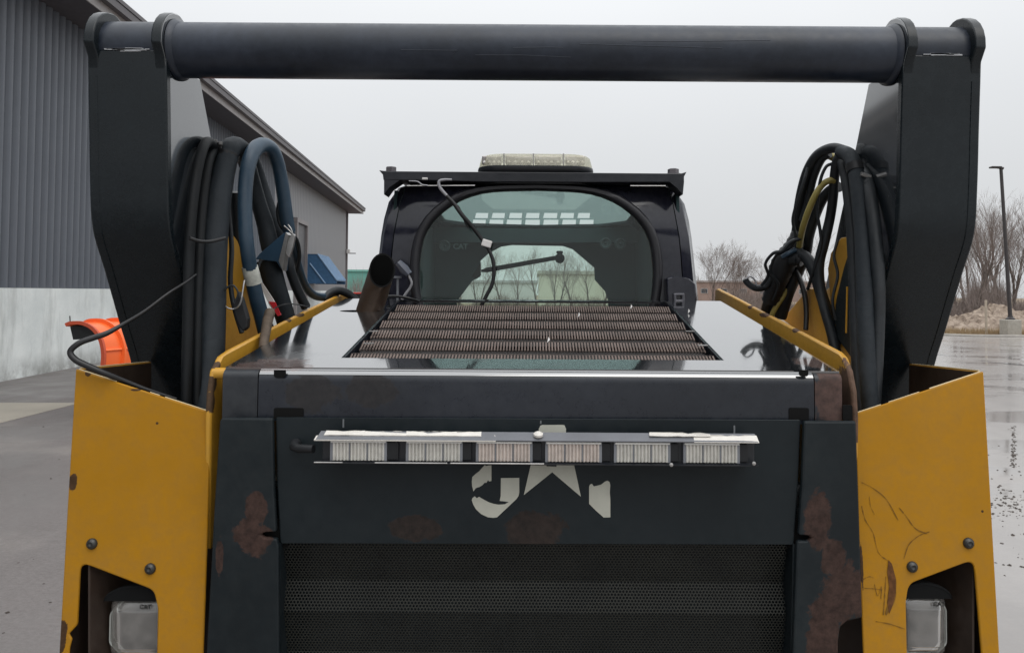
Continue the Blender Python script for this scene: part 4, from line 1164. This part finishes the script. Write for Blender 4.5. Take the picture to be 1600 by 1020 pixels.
O3 = full(half([(dx * .99, y if y < 600 else y) for dx, y in outer_], YC), 3.62, N)
def drop(ring, k):    # the roof line falls a little towards the front
    return [V((p.x, p.y, p.z - (k if p.z > 1.98 else k * max(0, (p.z - 1.5)) / .48))) for p in ring]
def no_top(rings, zc):
    """loft without the roof faces"""
    mb = MB(); n = len(rings[0]); mb.v = [tuple(p) for r_ in rings for p in r_]
    for a in range(len(rings) - 1):
        for i in range(n):
            j = (i + 1) % n
            if rings[a][i].z > zc and rings[a][j].z > zc and rings[a][i].y > YC + .13: continue
            mb.f.append((a * n + i, a * n + j, (a + 1) * n + j, (a + 1) * n + i))
    return mb
O3 = drop(O3, .05)
obj('corner_post', no_top([S2, mid, O1, O2, O3], 2.045), M['cab'], cab, smooth=40)
obj('seam_gasket', MB().loft([[p + V((0, .006, 0)) for p in S_], [p + V((0, .012, 0)) for p in S2]], True, False), M['void'], cab)
# roof sheet with a skylight opening, sloping to the front
def RZ(Y): return 2.068 - (Y - 2.8) * .096
def RP(x, y): return PP(x, y, (0, 2.8, 2.068), V((0, .096, 1)))
sk = [(-.43, 2.76), (.43, 2.76), (.43, 3.40), (.30, 3.50), (0, 3.535), (-.30, 3.50), (-.43, 3.40)]
ro = [(-.47, 2.60), (.49, 2.60), (.485, 3.63), (-.465, 3.63)]
obj('roof_sheet', MB().plate([V((x + CXO, y, RZ(y) + .002)) for x, y in ro], (0, 0, .012), [[V((x + CXO, y, RZ(y) + .002)) for x, y in sk]]), M['cab_matte'], cab, smooth=None)
cols1 = [(742, 762), (768, 788), (795, 815), (821, 842), (848.5, 870), (875, 896), (902, 921)]
cols2 = [(738, 758.5), (764, 786), (791, 814.5), (820, 843), (848.5, 872), (878, 899.5), (905, 927)]
holes = []
for (x0, x1) in cols1: holes.append([RP(x0 + 2, 333.0), RP(x1 + 1, 333.2), RP(x1, 341.5), RP(x0, 341.3)])
for (x0, x1) in cols2: holes.append([RP(x0 + 1.5, 343.5), RP(x1 + .5, 343.7), RP(x1, 352.8), RP(x0, 352.6)])
skp = obj('skylight', MB().plate([V((x * 1.02 + CXO, y, RZ(y))) for x, y in sk], (0, 0, .0015), holes), M['glass_sky'], cab, smooth=None)
# window seal and glass
mb = MB(); nW = len(W_)
rings = [[p + V((0, .012, 0)) for p in W_], [p + V((0, -.012, 0)) for p in W_], [w * .75 + i_ * .25 + V((0, -.020, 0)) for w, i_ in zip(W_, WI)],
         [w * .3 + i_ * .7 + V((0, -.020, 0)) for w, i_ in zip(W_, WI)], [p + V((0, -.010, 0)) for p in WI], [p + V((0, .012, 0)) for p in WI]]
obj('window_seal', mb.loft(rings, True, False), M['seal'], cab, smooth=50)
rw = obj('rear_window', MB().plate(WI, (0, .001, 0)), M['glass_rear'], cab, smooth=None)
# interior: side linings, rear-facing front frame with door opening, floor
YFc = 3.58
def Fp(x, y): return P(x, y, YFc)
op = [Fp(x, y) for x, y in ((715, 500), (713, 474), (716, 467), (737, 439), (750, 432), (750.5, 407), (764, 395), (783, 385), (800, 382.5), (880, 384), (895, 389), (929, 418), (930, 437), (946, 455), (951, 470), (951, 500))]
fo = [V((-.50, YFc, RZ(YFc) - .002)), V((.52, YFc, RZ(YFc) - .002)), V((.52, YFc, 1.30)), V((-.50, YFc, 1.30))]
obj('front_frame', MB().plate(fo, (0, .03, 0), [op]), M['cab_in'], cab, smooth=None)
obj('front_glass', MB().plate(op, (0, .004, 0)), M['glass_front'], cab, smooth=None)
for sx in (-1, 1):
    mb = MB().plate([V((CXO + sx * .475, YC + .03, 1.3)), V((CXO + sx * .475, YFc, 1.3)), V((CXO + sx * .465, YFc, 1.98)), V((CXO + sx * .455, YC + .03, 2.03))], (sx * .01, 0, 0))
    obj('side_lining', mb, M['cab_in'], cab, smooth=None)
obj('cab_floor', MB().box((CXO, 3.05, 1.28), (.98, 1.1, .04)), M['cab_in'], cab, smooth=None)
# curved header pads
mb = MB().plate([Fp(640, 357), Fp(700, 358), Fp(835, 360), Fp(970, 358), Fp(1030, 353), Fp(1030, 381), Fp(640, 381)], (0, -.10, 0))
obj('header_pad', mb, M['cab_in'], cab, smooth=None)
for x, y in ((695, 384), (946, 380), (969, 381)):
    c = P(x, y, YFc - .11); obj('speaker', MB().lathe(c, (0, -1, 0), [(0, .026), (.008, .026), (.010, .02), (.004, .017), (.003, .006), (.008, .003)], 18), M['cab_in_grey'], cab)
lettering('CAT', .034, .001, .0008, P(719.5, 389, YFc - .115), M['faint'], cab)
# wiper arm inside
mb = MB().tube([P(752, 423.5, 3.5), P(757, 422.5, 3.5), P(760, 422, 3.5), P(868, 403, 3.5)], [.006, .008, .0115, .0105], 10)
wa = obj('wiper_arm', mb, M['void'], cab)
c = P(874.5, 402.5, 3.5)
mb = MB().lathe(c, (0, 0, 1), [(-.026, .004), (-.022, .015), (-.008, .023), (.008, .021), (.018, .010), (.020, .016), (.030, .014), (.031, .001)], 16)
obj('arm_knob', mb, M['void'], wa)
mb = MB().plate([P(737, 432, 3.5), P(751, 410, 3.5), P(751, 430, 3.5), P(744, 436, 3.5)], (0, .02, 0)); obj('arm_bracket', mb, M['void'], wa, smooth=None)
# seat back low in the cab
obj('seat', MB().loft([rounded([V((CXO - .24, y, 1.30)), V((CXO + .24, y, 1.30)), V((CXO + .21, y, 1.52)), V((CXO - .21, y, 1.52))], .06) for y in (2.75, 2.88)]), M['cab_in'], cab)
# roof bracket, bolts, beacon
YR = 2.43
def Q(x, y, off=0): return P(x, y, YR) + V((0, off, 0))
a, b2 = Q(598, 268), Q(1070, 290)
br = obj('roof_bracket', MB().plate([Q(592, 266), Q(604, 267.5), Q(1064, 271.2), Q(1073, 268.5), Q(1069, 276), Q(1069, 284.5), Q(925, 285), Q(743, 284), Q(690, 282), Q(599, 281.5), Q(598, 273)], (0, .10, 0)), M['cab_matte'], cab, smooth=None, bevel=.002)
for q in ([Q(600, 281), Q(624, 282), Q(608, 293), Q(600, 304)], [Q(1069, 283), Q(1046, 284), Q(1058, 294), Q(1067, 304)]):
    obj('bracket_foot', MB().plate(q, (0, .08, 0)), M['cab_matte'], br, smooth=None)
for x, y in ((607.5, 267), (1055.5, 270)):
    c = Q(x, y, .04)
    mb = MB().lathe(c, (0, 0, 1), [(-.002, .026), (.003, .026), (.0031, .018), (.017, .018), (.019, .014)], 6)
    obj('bolt', mb, simple('roof_bolt', (.13, .12, .13), .4, .3), br, smooth=20)
beq = lambda s, z, k=1.0: [V((CXO - .003 + cos(a) * .176 * s * (1 if abs(cos(a)) < .6 else 1), YR + .12 + .11 * s * sin(a), z)) for a in [2 * pi * i / 64 for i in range(64)]]
def stad(hw, hd, z, r=.075):          # rounded-rectangle ring
    out = []
    for qx, qy, a0 in ((1, 1, 0), (-1, 1, 90), (-1, -1, 180), (1, -1, 270)):
        for k in range(9):
            a = R(a0 + 90 * k / 8); out.append(V((CXO - .004 + qx * (hw - r) + r * cos(a), YR + .10 + qy * (hd - min(r, hd * .98)) + min(r, hd * .98) * sin(a), z)))
    return out
zb = lambda y: Q(833, y, -.0).z
hwB = 91.5 * (YR + .05) / F
bc = obj('beacon_bar', MB().loft([stad(hwB * .95, .085, zb(286)), stad(hwB * .95, .085, zb(272)), stad(hwB * .985, .095, zb(268)), stad(hwB, .10, zb(262)), stad(hwB * .99, .099, zb(258.5))]), M['led_body'], cab, smooth=40)
obj('beacon_lens', MB().loft([stad(hwB * .985, .098, zb(258.3)), stad(hwB * .965, .094, zb(250)), stad(hwB * .945, .089, zb(242)), stad(hwB * .91, .082, zb(239)), stad(hwB * .80, .06, zb(237))]), M['beacon_lens'], bc, smooth=50)
for i in range(4):
    x0, x1 = [(753, 783), (790, 831), (836, 877), (884, 914)][i]
    pa, pb = P(x0, 243, YR + .03), P(x1, 257, YR + .03)
    mb = MB().box(((pa.x + pb.x) / 2, YR + .05, (pa.z + pb.z) / 2), (pb.x - pa.x, .03, pa.z - pb.z))
    rf = obj('beacon_reflector', mb, M['beacon_in'], bc, smooth=None, bevel=.003)
    for k in range(4):
        c = V((pa.x + (pb.x - pa.x) * (k + .5) / 4, YR + .033, pb.z + .007)); obj('beacon_led', MB().lathe(c, (0, -1, 0), [(-.002, .0055), (.003, .0045), (.005, .001)], 10), M['white'], rf)
for x in (787.5, 833.5, 880.5):
    pa, pb = P(x, 240, YR + .005), P(x, 258, YR + .0)
    obj('lens_divider', MB().tube([pb + V((0, .0, 0)), pa + V((0, .004, 0))], .0022, 6), simple('divider_grey', (.30, .29, .27), .4), bc)

# exhaust stack
YE = 2.20
e0, e1 = P(583, 490, YE), P(598.5, 414, YE - .02)
ax = (e1 - e0).normalized()
rE = 20 * YE / F
pts = [P(568, 520, YE), P(577, 487, YE), P(587, 455, YE), P(597, 422, YE - .01)]
def sheared(p, tilt):        # mouth cut at a slant facing the viewer
    return p
rings = []
u = V((1, 0, 0)); w_ = V((0, 1, 0))
for i, p in enumerate(pts):
    ring = []
    for k in range(28):
        a = 2 * pi * k / 28
        o = V((cos(a) * rE, sin(a) * rE, -cos(a) * rE * .22))
        if i == 3: o.z += sin(a) * rE * 1.35
        ring.append(p + o)
    rings.append(ring)
ex = obj('exhaust_pipe', MB().loft(rings, True, False), M['exhaust'], ld, smooth=40)
inn = [[c_p + (q_ - c_p) * .9 for q_ in ring] for c_p, ring in zip(pts, rings)]
obj('pipe_bore', MB().loft(inn[1:] , True, False), M['soot'], ex, smooth=40)
obj('pipe_lip', MB().loft([rings[3], inn[3]], True, False), M['soot'], ex)
obj('bore_floor', MB().plate(inn[1], (0, 0, -.002)), M['soot'], ex, smooth=None)

# bracket/latch on the right cab post
mb = MB().plate([P(1042, 435, 2.415), P(1050, 432, 2.415), P(1066, 432.5, 2.415), P(1078, 436, 2.415), P(1087, 444, 2.415), P(1090, 480, 2.415), P(1043, 480, 2.415)], (0, .07, 0))
lb = obj('latch_bracket', mb, M['cab'], cab, smooth=25, bevel=.004)
mb = MB().plate([P(1053, 458, 2.40), P(1070, 458, 2.40), P(1071, 480, 2.40), P(1054, 480, 2.40)], (0, .02, 0), [[P(1057, 462, 2.40), P(1066, 462, 2.40), P(1066, 468, 2.40), P(1057, 468, 2.40)]])
obj('buckle', mb, simple('buckle_grey', (.12, .12, .14), .4), lb, smooth=None, bevel=.003)

# ---- hoses (pixel path, distance, half width in pixels)
def hose(name, pts, m, parent=ld, seg=14, n=7, ridge=0):
    s_ = spline(pts, n)
    P3 = [P(x, y, Y) for x, y, Y, r in s_]; rr = [max(.0012, r * Y / F) for x, y, Y, r in s_]
    if ridge:
        rr = [r * (1 + (ridge if i % 2 else 0)) for i, r in enumerate(rr)]
    return obj(name, MB().tube(P3, rr, seg), m, parent, smooth=60)
hA = hose('hydraulic_hose', [(322, 700, 1.62, 21), (325, 640, 1.66, 21), (329, 560, 1.70, 21), (331, 480, 1.73, 21), (333, 400, 1.76, 20.5), (339, 330, 1.79, 19.5), (348, 275, 1.82, 17.5), (357, 240, 1.84, 16)], M['sleeve'])
hose('hose_elbow', [(356, 244, 1.84, 15), (361, 231, 1.85, 15.5), (370, 229, 1.88, 15), (380, 238, 1.92, 14.5), (386, 256, 1.96, 13), (395, 285, 2.0, 12), (405, 320, 2.02, 12), (414, 349, 2.03, 13), (421, 380, 2.03, 14), (427, 405, 2.04, 14)], M['sleeve'], hA)
hose('hose_collar', [(354.5, 247, 1.838, 17), (357, 239, 1.84, 17.2)], M['cable'], hA, n=1)
hB = hose('hydraulic_hose', [(415, 520, 1.90, 11.5), (408, 492, 1.88, 11.5), (400, 462, 1.86, 11.5), (392, 425, 1.84, 11), (386, 385, 1.82, 11), (383, 345, 1.82, 11), (383, 300, 1.83, 11), (387, 262, 1.85, 11.5), (396, 237, 1.88, 12), (409, 227, 1.92, 12), (424, 233, 1.96, 11), (434, 255, 1.99, 10.5), (441, 290, 2.01, 10.5), (448, 342, 2.03, 10.5), (452, 362, 2.04, 10)], M['hose_blue'])
hose('hose_label', [(396.5, 443, 1.851, 12.6), (392.5, 426, 1.842, 12.4), (390, 416, 1.838, 12.2)], M['label'], hB, n=3)
hose('hydraulic_hose', [(392, 240, 2.0, 10), (398, 258, 2.04, 10.5), (408, 288, 2.07, 10.5), (419, 322, 2.08, 10.5), (430, 355, 2.08, 10.5), (438, 380, 2.08, 10.5)], M['sleeve'])
hose('hydraulic_hose', [(368, 300, 1.98, 9), (370, 340, 2.0, 9), (374, 380, 2.02, 9), (386, 420, 2.05, 8), (402, 455, 2.08, 8)], M['hose'])
# manifold block with silver clip
blk = obj('hose_clamp', MB().plate([P(399, 405, 2.0), P(406, 396, 2.0), P(441, 366, 2.0), P(447, 362, 2.0), P(440, 422, 2.0), P(432, 409, 2.0)], (0, .06, 0)), M['blue_dark'], ld, smooth=None, bevel=.003)
obj('clamp_plate', MB().plate([P(435.5, 408, 1.985), P(446.5, 363, 1.985), P(450, 367, 1.985), P(441.5, 423, 1.985)], (.004, .02, 0)), M['steel'], blk, smooth=None)
obj('clip', MB().plate(rounded([P(446, 395, 1.97), P(450, 376, 1.97), P(457, 364, 1.97), P(461, 368, 1.97), P(456, 390, 1.97), P(451, 403, 1.97)], .005, 3), (0, .012, 0)), M['steel'], blk, smooth=None, bevel=.002)
for pts in ([(444, 353, 1.97, 1.1), (452, 360, 1.97, 1.1), (457, 366, 1.97, 1.1)], [(450, 351, 1.97, 1), (455, 358, 1.97, 1), (458, 368, 1.97, 1)]):
    hose('clip_wire', pts, M['steel'], blk, seg=6)
hose('hydraulic_hose', [(417, 405, 2.045, 17), (424, 425, 2.05, 17), (432, 452, 2.06, 16), (441, 480, 2.08, 15.5), (450, 510, 2.10, 15)], M['sleeve'])
hose('hydraulic_hose', [(450, 395, 2.06, 7), (452, 415, 2.06, 7.5), (458, 436, 2.08, 7.5), (467, 458, 2.10, 7.5), (478, 480, 2.12, 7.5)], M['hose'])
hD = hose('hydraulic_hose', [(452, 356, 2.05, 7), (459, 385, 2.10, 6.5), (465, 412, 2.16, 6.5), (474, 440, 2.24, 6.5), (486, 458, 2.32, 6.5), (503, 464, 2.40, 6.5), (525, 461, 2.46, 6)], M['hose_blue'])
# hoses coloured near black for the shade, tucked against the left arm
hose('hydraulic_hose', [(290, 660, 1.62, 8), (293, 520, 1.645, 8), (295, 420, 1.665, 8), (299, 340, 1.685, 8), (306, 280, 1.71, 8), (315, 238, 1.74, 8), (324, 222, 1.78, 8), (333, 230, 1.82, 8), (338, 250, 1.86, 8)], M['hose_shaded'])
hose('hydraulic_hose', [(308, 660, 1.64, 7), (308, 520, 1.67, 7), (310, 430, 1.70, 7), (313, 360, 1.73, 7.5), (318, 300, 1.76, 8), (325, 255, 1.79, 8), (333, 235, 1.82, 8)], M['hose_shaded'])
bk = obj('hose_strap', MB().plate([P(314, 219, 1.82), P(322, 213, 1.82), P(347, 224, 1.82), P(347, 235, 1.82), P(330, 231, 1.82), P(315, 226, 1.82)], (0, .03, 0)), M['cable'], ld, smooth=None, bevel=.003)
for x, y in ((327, 217.5), (337, 220.5), (345, 224)):
    obj('strap_stud', MB().box(P(x, y, 1.815), (.007, .006, .007)), M['steel'], bk, smooth=None)
# yellow tower plates behind the hoses
tw = obj('tower_plate', MB().plate([PX(x, y, -.765) for x, y in ((348, 352), (358, 358), (372, 378), (385, 412), (392, 450), (404, 482), (414, 520), (420, 560), (355, 580), (348, 460))], (-.015, 0, 0)), M['yellow_bright'], ld, smooth=None, bevel=.003)
tw = obj('tower_plate', MB().plate([PX(x, y, .765) for x, y in ((1322, 370), (1313, 372), (1298, 395), (1293, 420), (1297, 470), (1300, 560), (1340, 570), (1345, 400))], (.015, 0, 0)), M['yellow_bright'], ld, smooth=None, bevel=.003)
obj('lift_link', MB().plate([PX(x, y, .74) for x, y in ((1222, 499), (1262, 450), (1270, 451), (1284, 480), (1296, 508), (1297, 545), (1262, 530))], (.02, 0, 0)), M['yellow_bright'], ld, smooth=None, bevel=.003)
lp = obj('link_plate', MB().plate([PX(x, y, .755) for x, y in ((1326, 395), (1318, 420), (1306, 470), (1302, 520), (1330, 560), (1330, 400))], (.01, 0, 0)), M['door_frame'], ld, smooth=None, bevel=.003)
obj('link_edge', MB().tube([PX(1324, 448, .73), PX(1322, 520, .73)], .0022, 6), M['yellow_bright'], lp)
# latch bracket, wire loops, reflector on the left
lk = obj('pin_bracket', MB().plate([P(362, 480, 1.75), P(372, 455, 1.75), P(378, 468, 1.75), P(387, 498, 1.75), P(386, 512, 1.75), P(379, 518, 1.75), P(372, 508, 1.75)], (0, .02, 0)), M['rubber'], ld, smooth=None, bevel=.003)
hose('pin_wire', [(347, 472, 1.74, 1.3), (356, 481, 1.735, 1.3), (368, 482, 1.735, 1.5), (376, 472, 1.735, 1.5), (380, 450, 1.74, 1.3), (382, 438, 1.745, 1.3)], M['steel'], lk, seg=6)
rt = obj('reflector_tape', MB().plate([P(404, 440, 2.0), P(410, 442, 2.0), P(427, 468, 2.0), P(439, 492, 2.0), P(434, 493, 2.0), P(420, 476, 2.0)], (0, .004, 0)), M['white'], ld, smooth=None)
obj('red_patch', MB().plate([P(420, 471, 1.996), P(430, 472, 1.996), P(439, 492, 1.996), P(434, 494, 1.996)], (0, .003, 0)), M['red'], rt, smooth=None)
hose('conduit', [(411, 545, 1.70, 6.5), (414, 525, 1.74, 7), (418, 503, 1.78, 7.5), (422, 487, 1.81, 7.5)], M['conduit'], ridge=.08, n=12)
hose('loose_wire', [(424, 488, 1.80, 1.1), (432, 480, 1.84, 1.1), (448, 475, 1.88, 1.1), (466, 476, 1.9, 1), (484, 480, 1.92, 1)], M['cable'], seg=6)
hose('rubber_sleeve', [(506, 468, 2.40, 4), (514, 459, 2.42, 5.5), (526, 454, 2.44, 6.5), (540, 457, 2.46, 6.5), (552, 465, 2.47, 6), (562, 474, 2.47, 5)], M['hose'])

hose('bundle_tie', [(296, 372, 1.64, 3), (312, 377, 1.66, 3), (330, 377, 1.70, 3), (352, 372, 1.73, 3)], M['cable'], hA, seg=8)
# right-hand bundle
hR = hose('hydraulic_hose', [(1328, 246, 1.86, 8), (1312, 233, 1.88, 8), (1294, 233, 1.91, 8), (1276, 244, 1.94, 8), (1262, 266, 1.97, 7.5), (1253, 296, 2.0, 7.5), (1247, 330, 2.03, 7.5), (1244, 362, 2.06, 7.5), (1236, 392, 2.09, 8), (1222, 418, 2.12, 9), (1210, 446, 2.15, 9), (1200, 476, 2.18, 9), (1194, 500, 2.2, 8)], M['hose'])
hose('hydraulic_hose', [(1306, 248, 1.93, 6), (1292, 243, 1.95, 6), (1280, 252, 1.97, 5.5), (1270, 274, 1.99, 5), (1262, 302, 2.02, 5), (1257, 335, 2.05, 5), (1250, 372, 2.08, 6), (1243, 410, 2.1, 7)], M['hose_olive'])
hose('hydraulic_hose', [(1296, 240, 1.92, 7), (1283, 249, 1.94, 7), (1272, 275, 1.97, 6), (1266, 300, 1.99, 5.5), (1254, 345, 2.02, 6)], M['hose'])
hose('hydraulic_hose', [(1304, 283, 1.90, 5), (1297, 282, 1.90, 5), (1285, 289, 1.91, 5), (1273, 307, 1.92, 5), (1262, 333, 1.94, 5), (1254, 358, 1.97, 4.8), (1249, 385, 2.02, 4.5)], M['hose_olive'])
hose('hydraulic_hose', [(1312, 292, 1.94, 8), (1299, 296, 1.96, 8), (1286, 310, 1.98, 8), (1274, 336, 2.01, 8), (1264, 368, 2.04, 8), (1258, 396, 2.07, 9), (1244, 428, 2.1, 10), (1230, 460, 2.13, 10), (1219, 495, 2.16, 10)], M['hose'])
hose('hydraulic_hose', [(1318, 236, 1.87, 7), (1308, 250, 1.88, 7), (1304, 275, 1.90, 7.5), (1302, 305, 1.92, 7.5), (1297, 340, 1.94, 7.5), (1288, 378, 1.95, 8), (1280, 412, 1.96, 8), (1281, 445, 1.96, 8), (1288, 480, 1.94, 8), (1298, 515, 1.92, 8), (1306, 550, 1.9, 8)], M['hose'])
hose('hydraulic_hose', [(1364, 690, 1.60, 13), (1357, 600, 1.63, 13), (1353, 520, 1.66, 13), (1351, 440, 1.69, 13), (1348, 370, 1.72, 12.5), (1343, 310, 1.75, 12.5), (1337, 266, 1.78, 12), (1328, 244, 1.81, 11.5), (1314, 237, 1.85, 11)], M['sleeve'])
hose('hose_collar', [(1337, 268, 1.778, 13.2), (1334, 257, 1.785, 13.2)], M['cable'], hR, n=1)
hose('hydraulic_hose', [(1346, 660, 1.68, 9), (1340, 580, 1.72, 9), (1336, 480, 1.76, 9), (1333, 390, 1.80, 9), (1328, 320, 1.83, 9), (1321, 270, 1.86, 9), (1312, 250, 1.88, 8)], M['hose'])
hose('hydraulic_hose', [(1366, 660, 1.62, 8), (1371, 560, 1.65, 9), (1373, 460, 1.67, 10), (1369, 380, 1.69, 10), (1362, 320, 1.72, 10), (1354, 280, 1.76, 9), (1344, 262, 1.80, 8)], M['hose'])
hose('hydraulic_hose', [(1247, 395, 2.02, 8), (1262, 405, 2.0, 9), (1274, 430, 1.98, 9), (1284, 462, 1.96, 9), (1296, 498, 1.94, 9), (1308, 540, 1.92, 10)], M['hose'])
hose('hydraulic_hose', [(1244, 424, 2.08, 4), (1252, 442, 2.06, 4), (1258, 465, 2.05, 4), (1260, 490, 2.04, 4), (1259, 515, 2.03, 4)], M['cable'])
hose('hydraulic_hose', [(1236, 440, 2.11, 4), (1224, 462, 2.12, 4), (1211, 482, 2.13, 4), (1203, 500, 2.14, 4)], M['hose_olive'])
wr = hose('hose_wrap', [(1249, 362, 2.05, 10), (1240, 388, 2.06, 15), (1226, 410, 2.08, 18), (1216, 432, 2.1, 17), (1210, 452, 2.12, 14), (1204, 470, 2.14, 13)], M['rubber'], n=5, ridge=.10, seg=9)
hose('hose_wrap', [(1232, 404, 2.04, 12), (1246, 402, 2.03, 14), (1256, 406, 2.02, 12)], M['hose'], wr, n=4, ridge=.08)
hose('wrap_tie', [(1222, 402, 2.02, 4), (1232, 396, 2.01, 4), (1243, 390, 2.01, 4)], M['hose_blue'], wr, seg=8)
hose('hose_end', [(1164, 436, 2.10, 5), (1170, 444, 2.10, 5), (1182, 450, 2.10, 5.5), (1196, 447, 2.10, 6), (1206, 434, 2.09, 6)], M['hose'])
hose('retaining_band', [(1165, 436, 2.09, 1.2), (1172, 432, 2.09, 1.5), (1179, 437, 2.09, 1.5), (1183, 447, 2.09, 1.2)], M['cable_grey'], ld, seg=6)
obj('hose_fitting', MB().tube([P(1345, 272, 1.75), P(1360, 277, 1.75)], .0055, 8), M['steel'], ld)
obj('hose_fitting', MB().tube([P(1353, 283, 1.74), P(1362, 300, 1.74)], .004, 8), simple('fitting_dull', (.10, .11, .12), .4, .5), ld)

for pts in ([(1262, 262, 1.95, 2.4), (1254, 290, 1.95, 2.4), (1239, 340, 1.98, 2.4), (1243, 372, 2.0, 2.4), (1228, 392, 2.02, 2.4), (1212, 400, 2.04, 2.2), (1204, 424, 2.06, 2.2), (1216, 444, 2.07, 2.2), (1208, 470, 2.1, 2.2)],
            [(1300, 256, 1.9, 2.6), (1290, 262, 1.9, 2.6), (1281, 286, 1.91, 2.6), (1277, 330, 1.93, 2.6), (1283, 378, 1.94, 2.6), (1272, 420, 1.96, 2.6), (1262, 452, 2.0, 2.6)],
            [(1252, 372, 1.99, 3), (1236, 378, 2.0, 3), (1222, 392, 2.01, 3), (1208, 396, 2.02, 2.6), (1196, 412, 2.04, 2.4), (1200, 430, 2.06, 2.4), (1190, 446, 2.08, 2.4)],
            [(1309, 376, 1.9, 2.4), (1303, 400, 1.89, 2.4), (1309, 430, 1.88, 2.4), (1301, 468, 1.88, 2.4), (1306, 500, 1.88, 2.4)]):
    hose('thin_hose', pts, M['hose'], seg=8)
for pts in ([(352, 300, 1.90, 4), (358, 340, 1.90, 4), (362, 390, 1.88, 4), (360, 440, 1.86, 4), (366, 480, 1.85, 4), (378, 520, 1.84, 4)],
            [(408, 405, 1.95, 2.6), (398, 436, 1.94, 2.6), (404, 466, 1.94, 2.6), (416, 486, 1.95, 2.6), (426, 512, 1.96, 2.6)],
            [(441, 300, 2.02, 3), (434, 330, 2.03, 3), (441, 356, 2.03, 3), (462, 372, 2.06, 3), (468, 400, 2.12, 3), (463, 432, 2.16, 3), (471, 462, 2.2, 3)],
            [(346, 470, 1.74, 1.6), (352, 452, 1.735, 1.6), (364, 446, 1.735, 1.6), (372, 458, 1.735, 1.6), (366, 474, 1.735, 1.6)]):
    hose('thin_hose', pts, M['hose'], seg=8)
# ---- loose cables
hose('loose_cable', [(306, 429, 1.66, 1.6), (290, 441, 1.62, 2.0), (262, 459, 1.58, 2.2), (225, 487, 1.55, 2.6), (190, 508, 1.53, 3.2), (166, 521, 1.51, 4.2), (145, 528, 1.50, 4.6), (124, 536, 1.49, 4.6), (110, 549, 1.485, 4.6), (118, 562, 1.485, 5), (140, 573, 1.49, 5), (166, 584, 1.50, 4.6), (196, 596, 1.525, 4), (232, 610, 1.55, 3.6), (275, 624, 1.58, 3)], M['cable'])
cw = hose('window_cable', [(706, 281, 2.41, 1.6), (694, 281, 2.41, 2), (686, 284, 2.41, 2.4), (688, 294, 2.41, 2.6), (700, 308, 2.41, 2.6)], M['cable_grey'], cab)
hose('cable_run', [(698, 306, 2.41, 3), (710, 319, 2.41, 3.4), (722, 336, 2.41, 3.4), (736, 352, 2.42, 3.2), (750, 370, 2.43, 3), (762, 387, 2.43, 2.8), (770, 406, 2.43, 3), (772, 424, 2.43, 3), (769, 444, 2.43, 3), (760, 462, 2.43, 3), (752, 478, 2.43, 3)], M['cable'], cw)
hose('cable_run', [(716, 322, 2.42, 1.5), (726, 345, 2.42, 1.5), (733, 358, 2.42, 1.5)], M['cable'], cw, seg=6)
obj('connector', MB().box(P(760.5, 380.5, 2.425), (.031, .012, .023), Matrix.Rotation(R(17), 3, 'Y')), M['white'], cw, smooth=None, bevel=.003)
hose('roof_wire', [(639, 283, 2.40, 1), (652, 284, 2.40, 1.2), (660, 289, 2.40, 1.3), (668, 290, 2.40, 1.3)], M['cable_grey'], cab, seg=6)
obj('roof_trim', MB().tube([P(636, 290.5, 2.42), P(742, 290, 2.42)], .0016, 6), M['white'], cab)
obj('wire_tab', MB().box(P(664, 279.5, 2.425), (.018, .01, .007)), M['white'], cab, smooth=None, bevel=.002)
obj('roof_trim', MB().tube([P(985, 290.5, 2.42), P(1040, 290.5, 2.42)], .0016, 6), M['white'], cab)
# plug and bracket beside the exhaust
cp = obj('sensor_plug', MB().tube([P(622, 410, 2.36), P(631, 420, 2.36), P(639, 429, 2.36)], [.011, .015, .012], 8), simple('plug_grey', (.10, .11, .14), .4), cab, smooth=30)
hose('plug_wire', [(638, 430, 2.36, 2), (643, 441, 2.36, 2), (641, 449, 2.36, 2), (634, 459, 2.36, 2.2), (628, 468, 2.36, 2.2)], M['cable_grey'], cp, seg=8)
obj('plug_bracket', MB().box(P(621, 433, 2.38), (.022, .02, .006)), M['module_grey'], cp, smooth=None)
obj('bracket_leg', MB().box(P(621.5, 452, 2.38), (.006, .01, .07)), M['module_grey'], cp, smooth=None)
hose('cable_run', [(604, 463, 2.34, 2.4), (620, 463, 2.34, 2.4), (640, 466, 2.34, 2), (655, 471, 2.36, 2)], M['cable'], cp, seg=8)
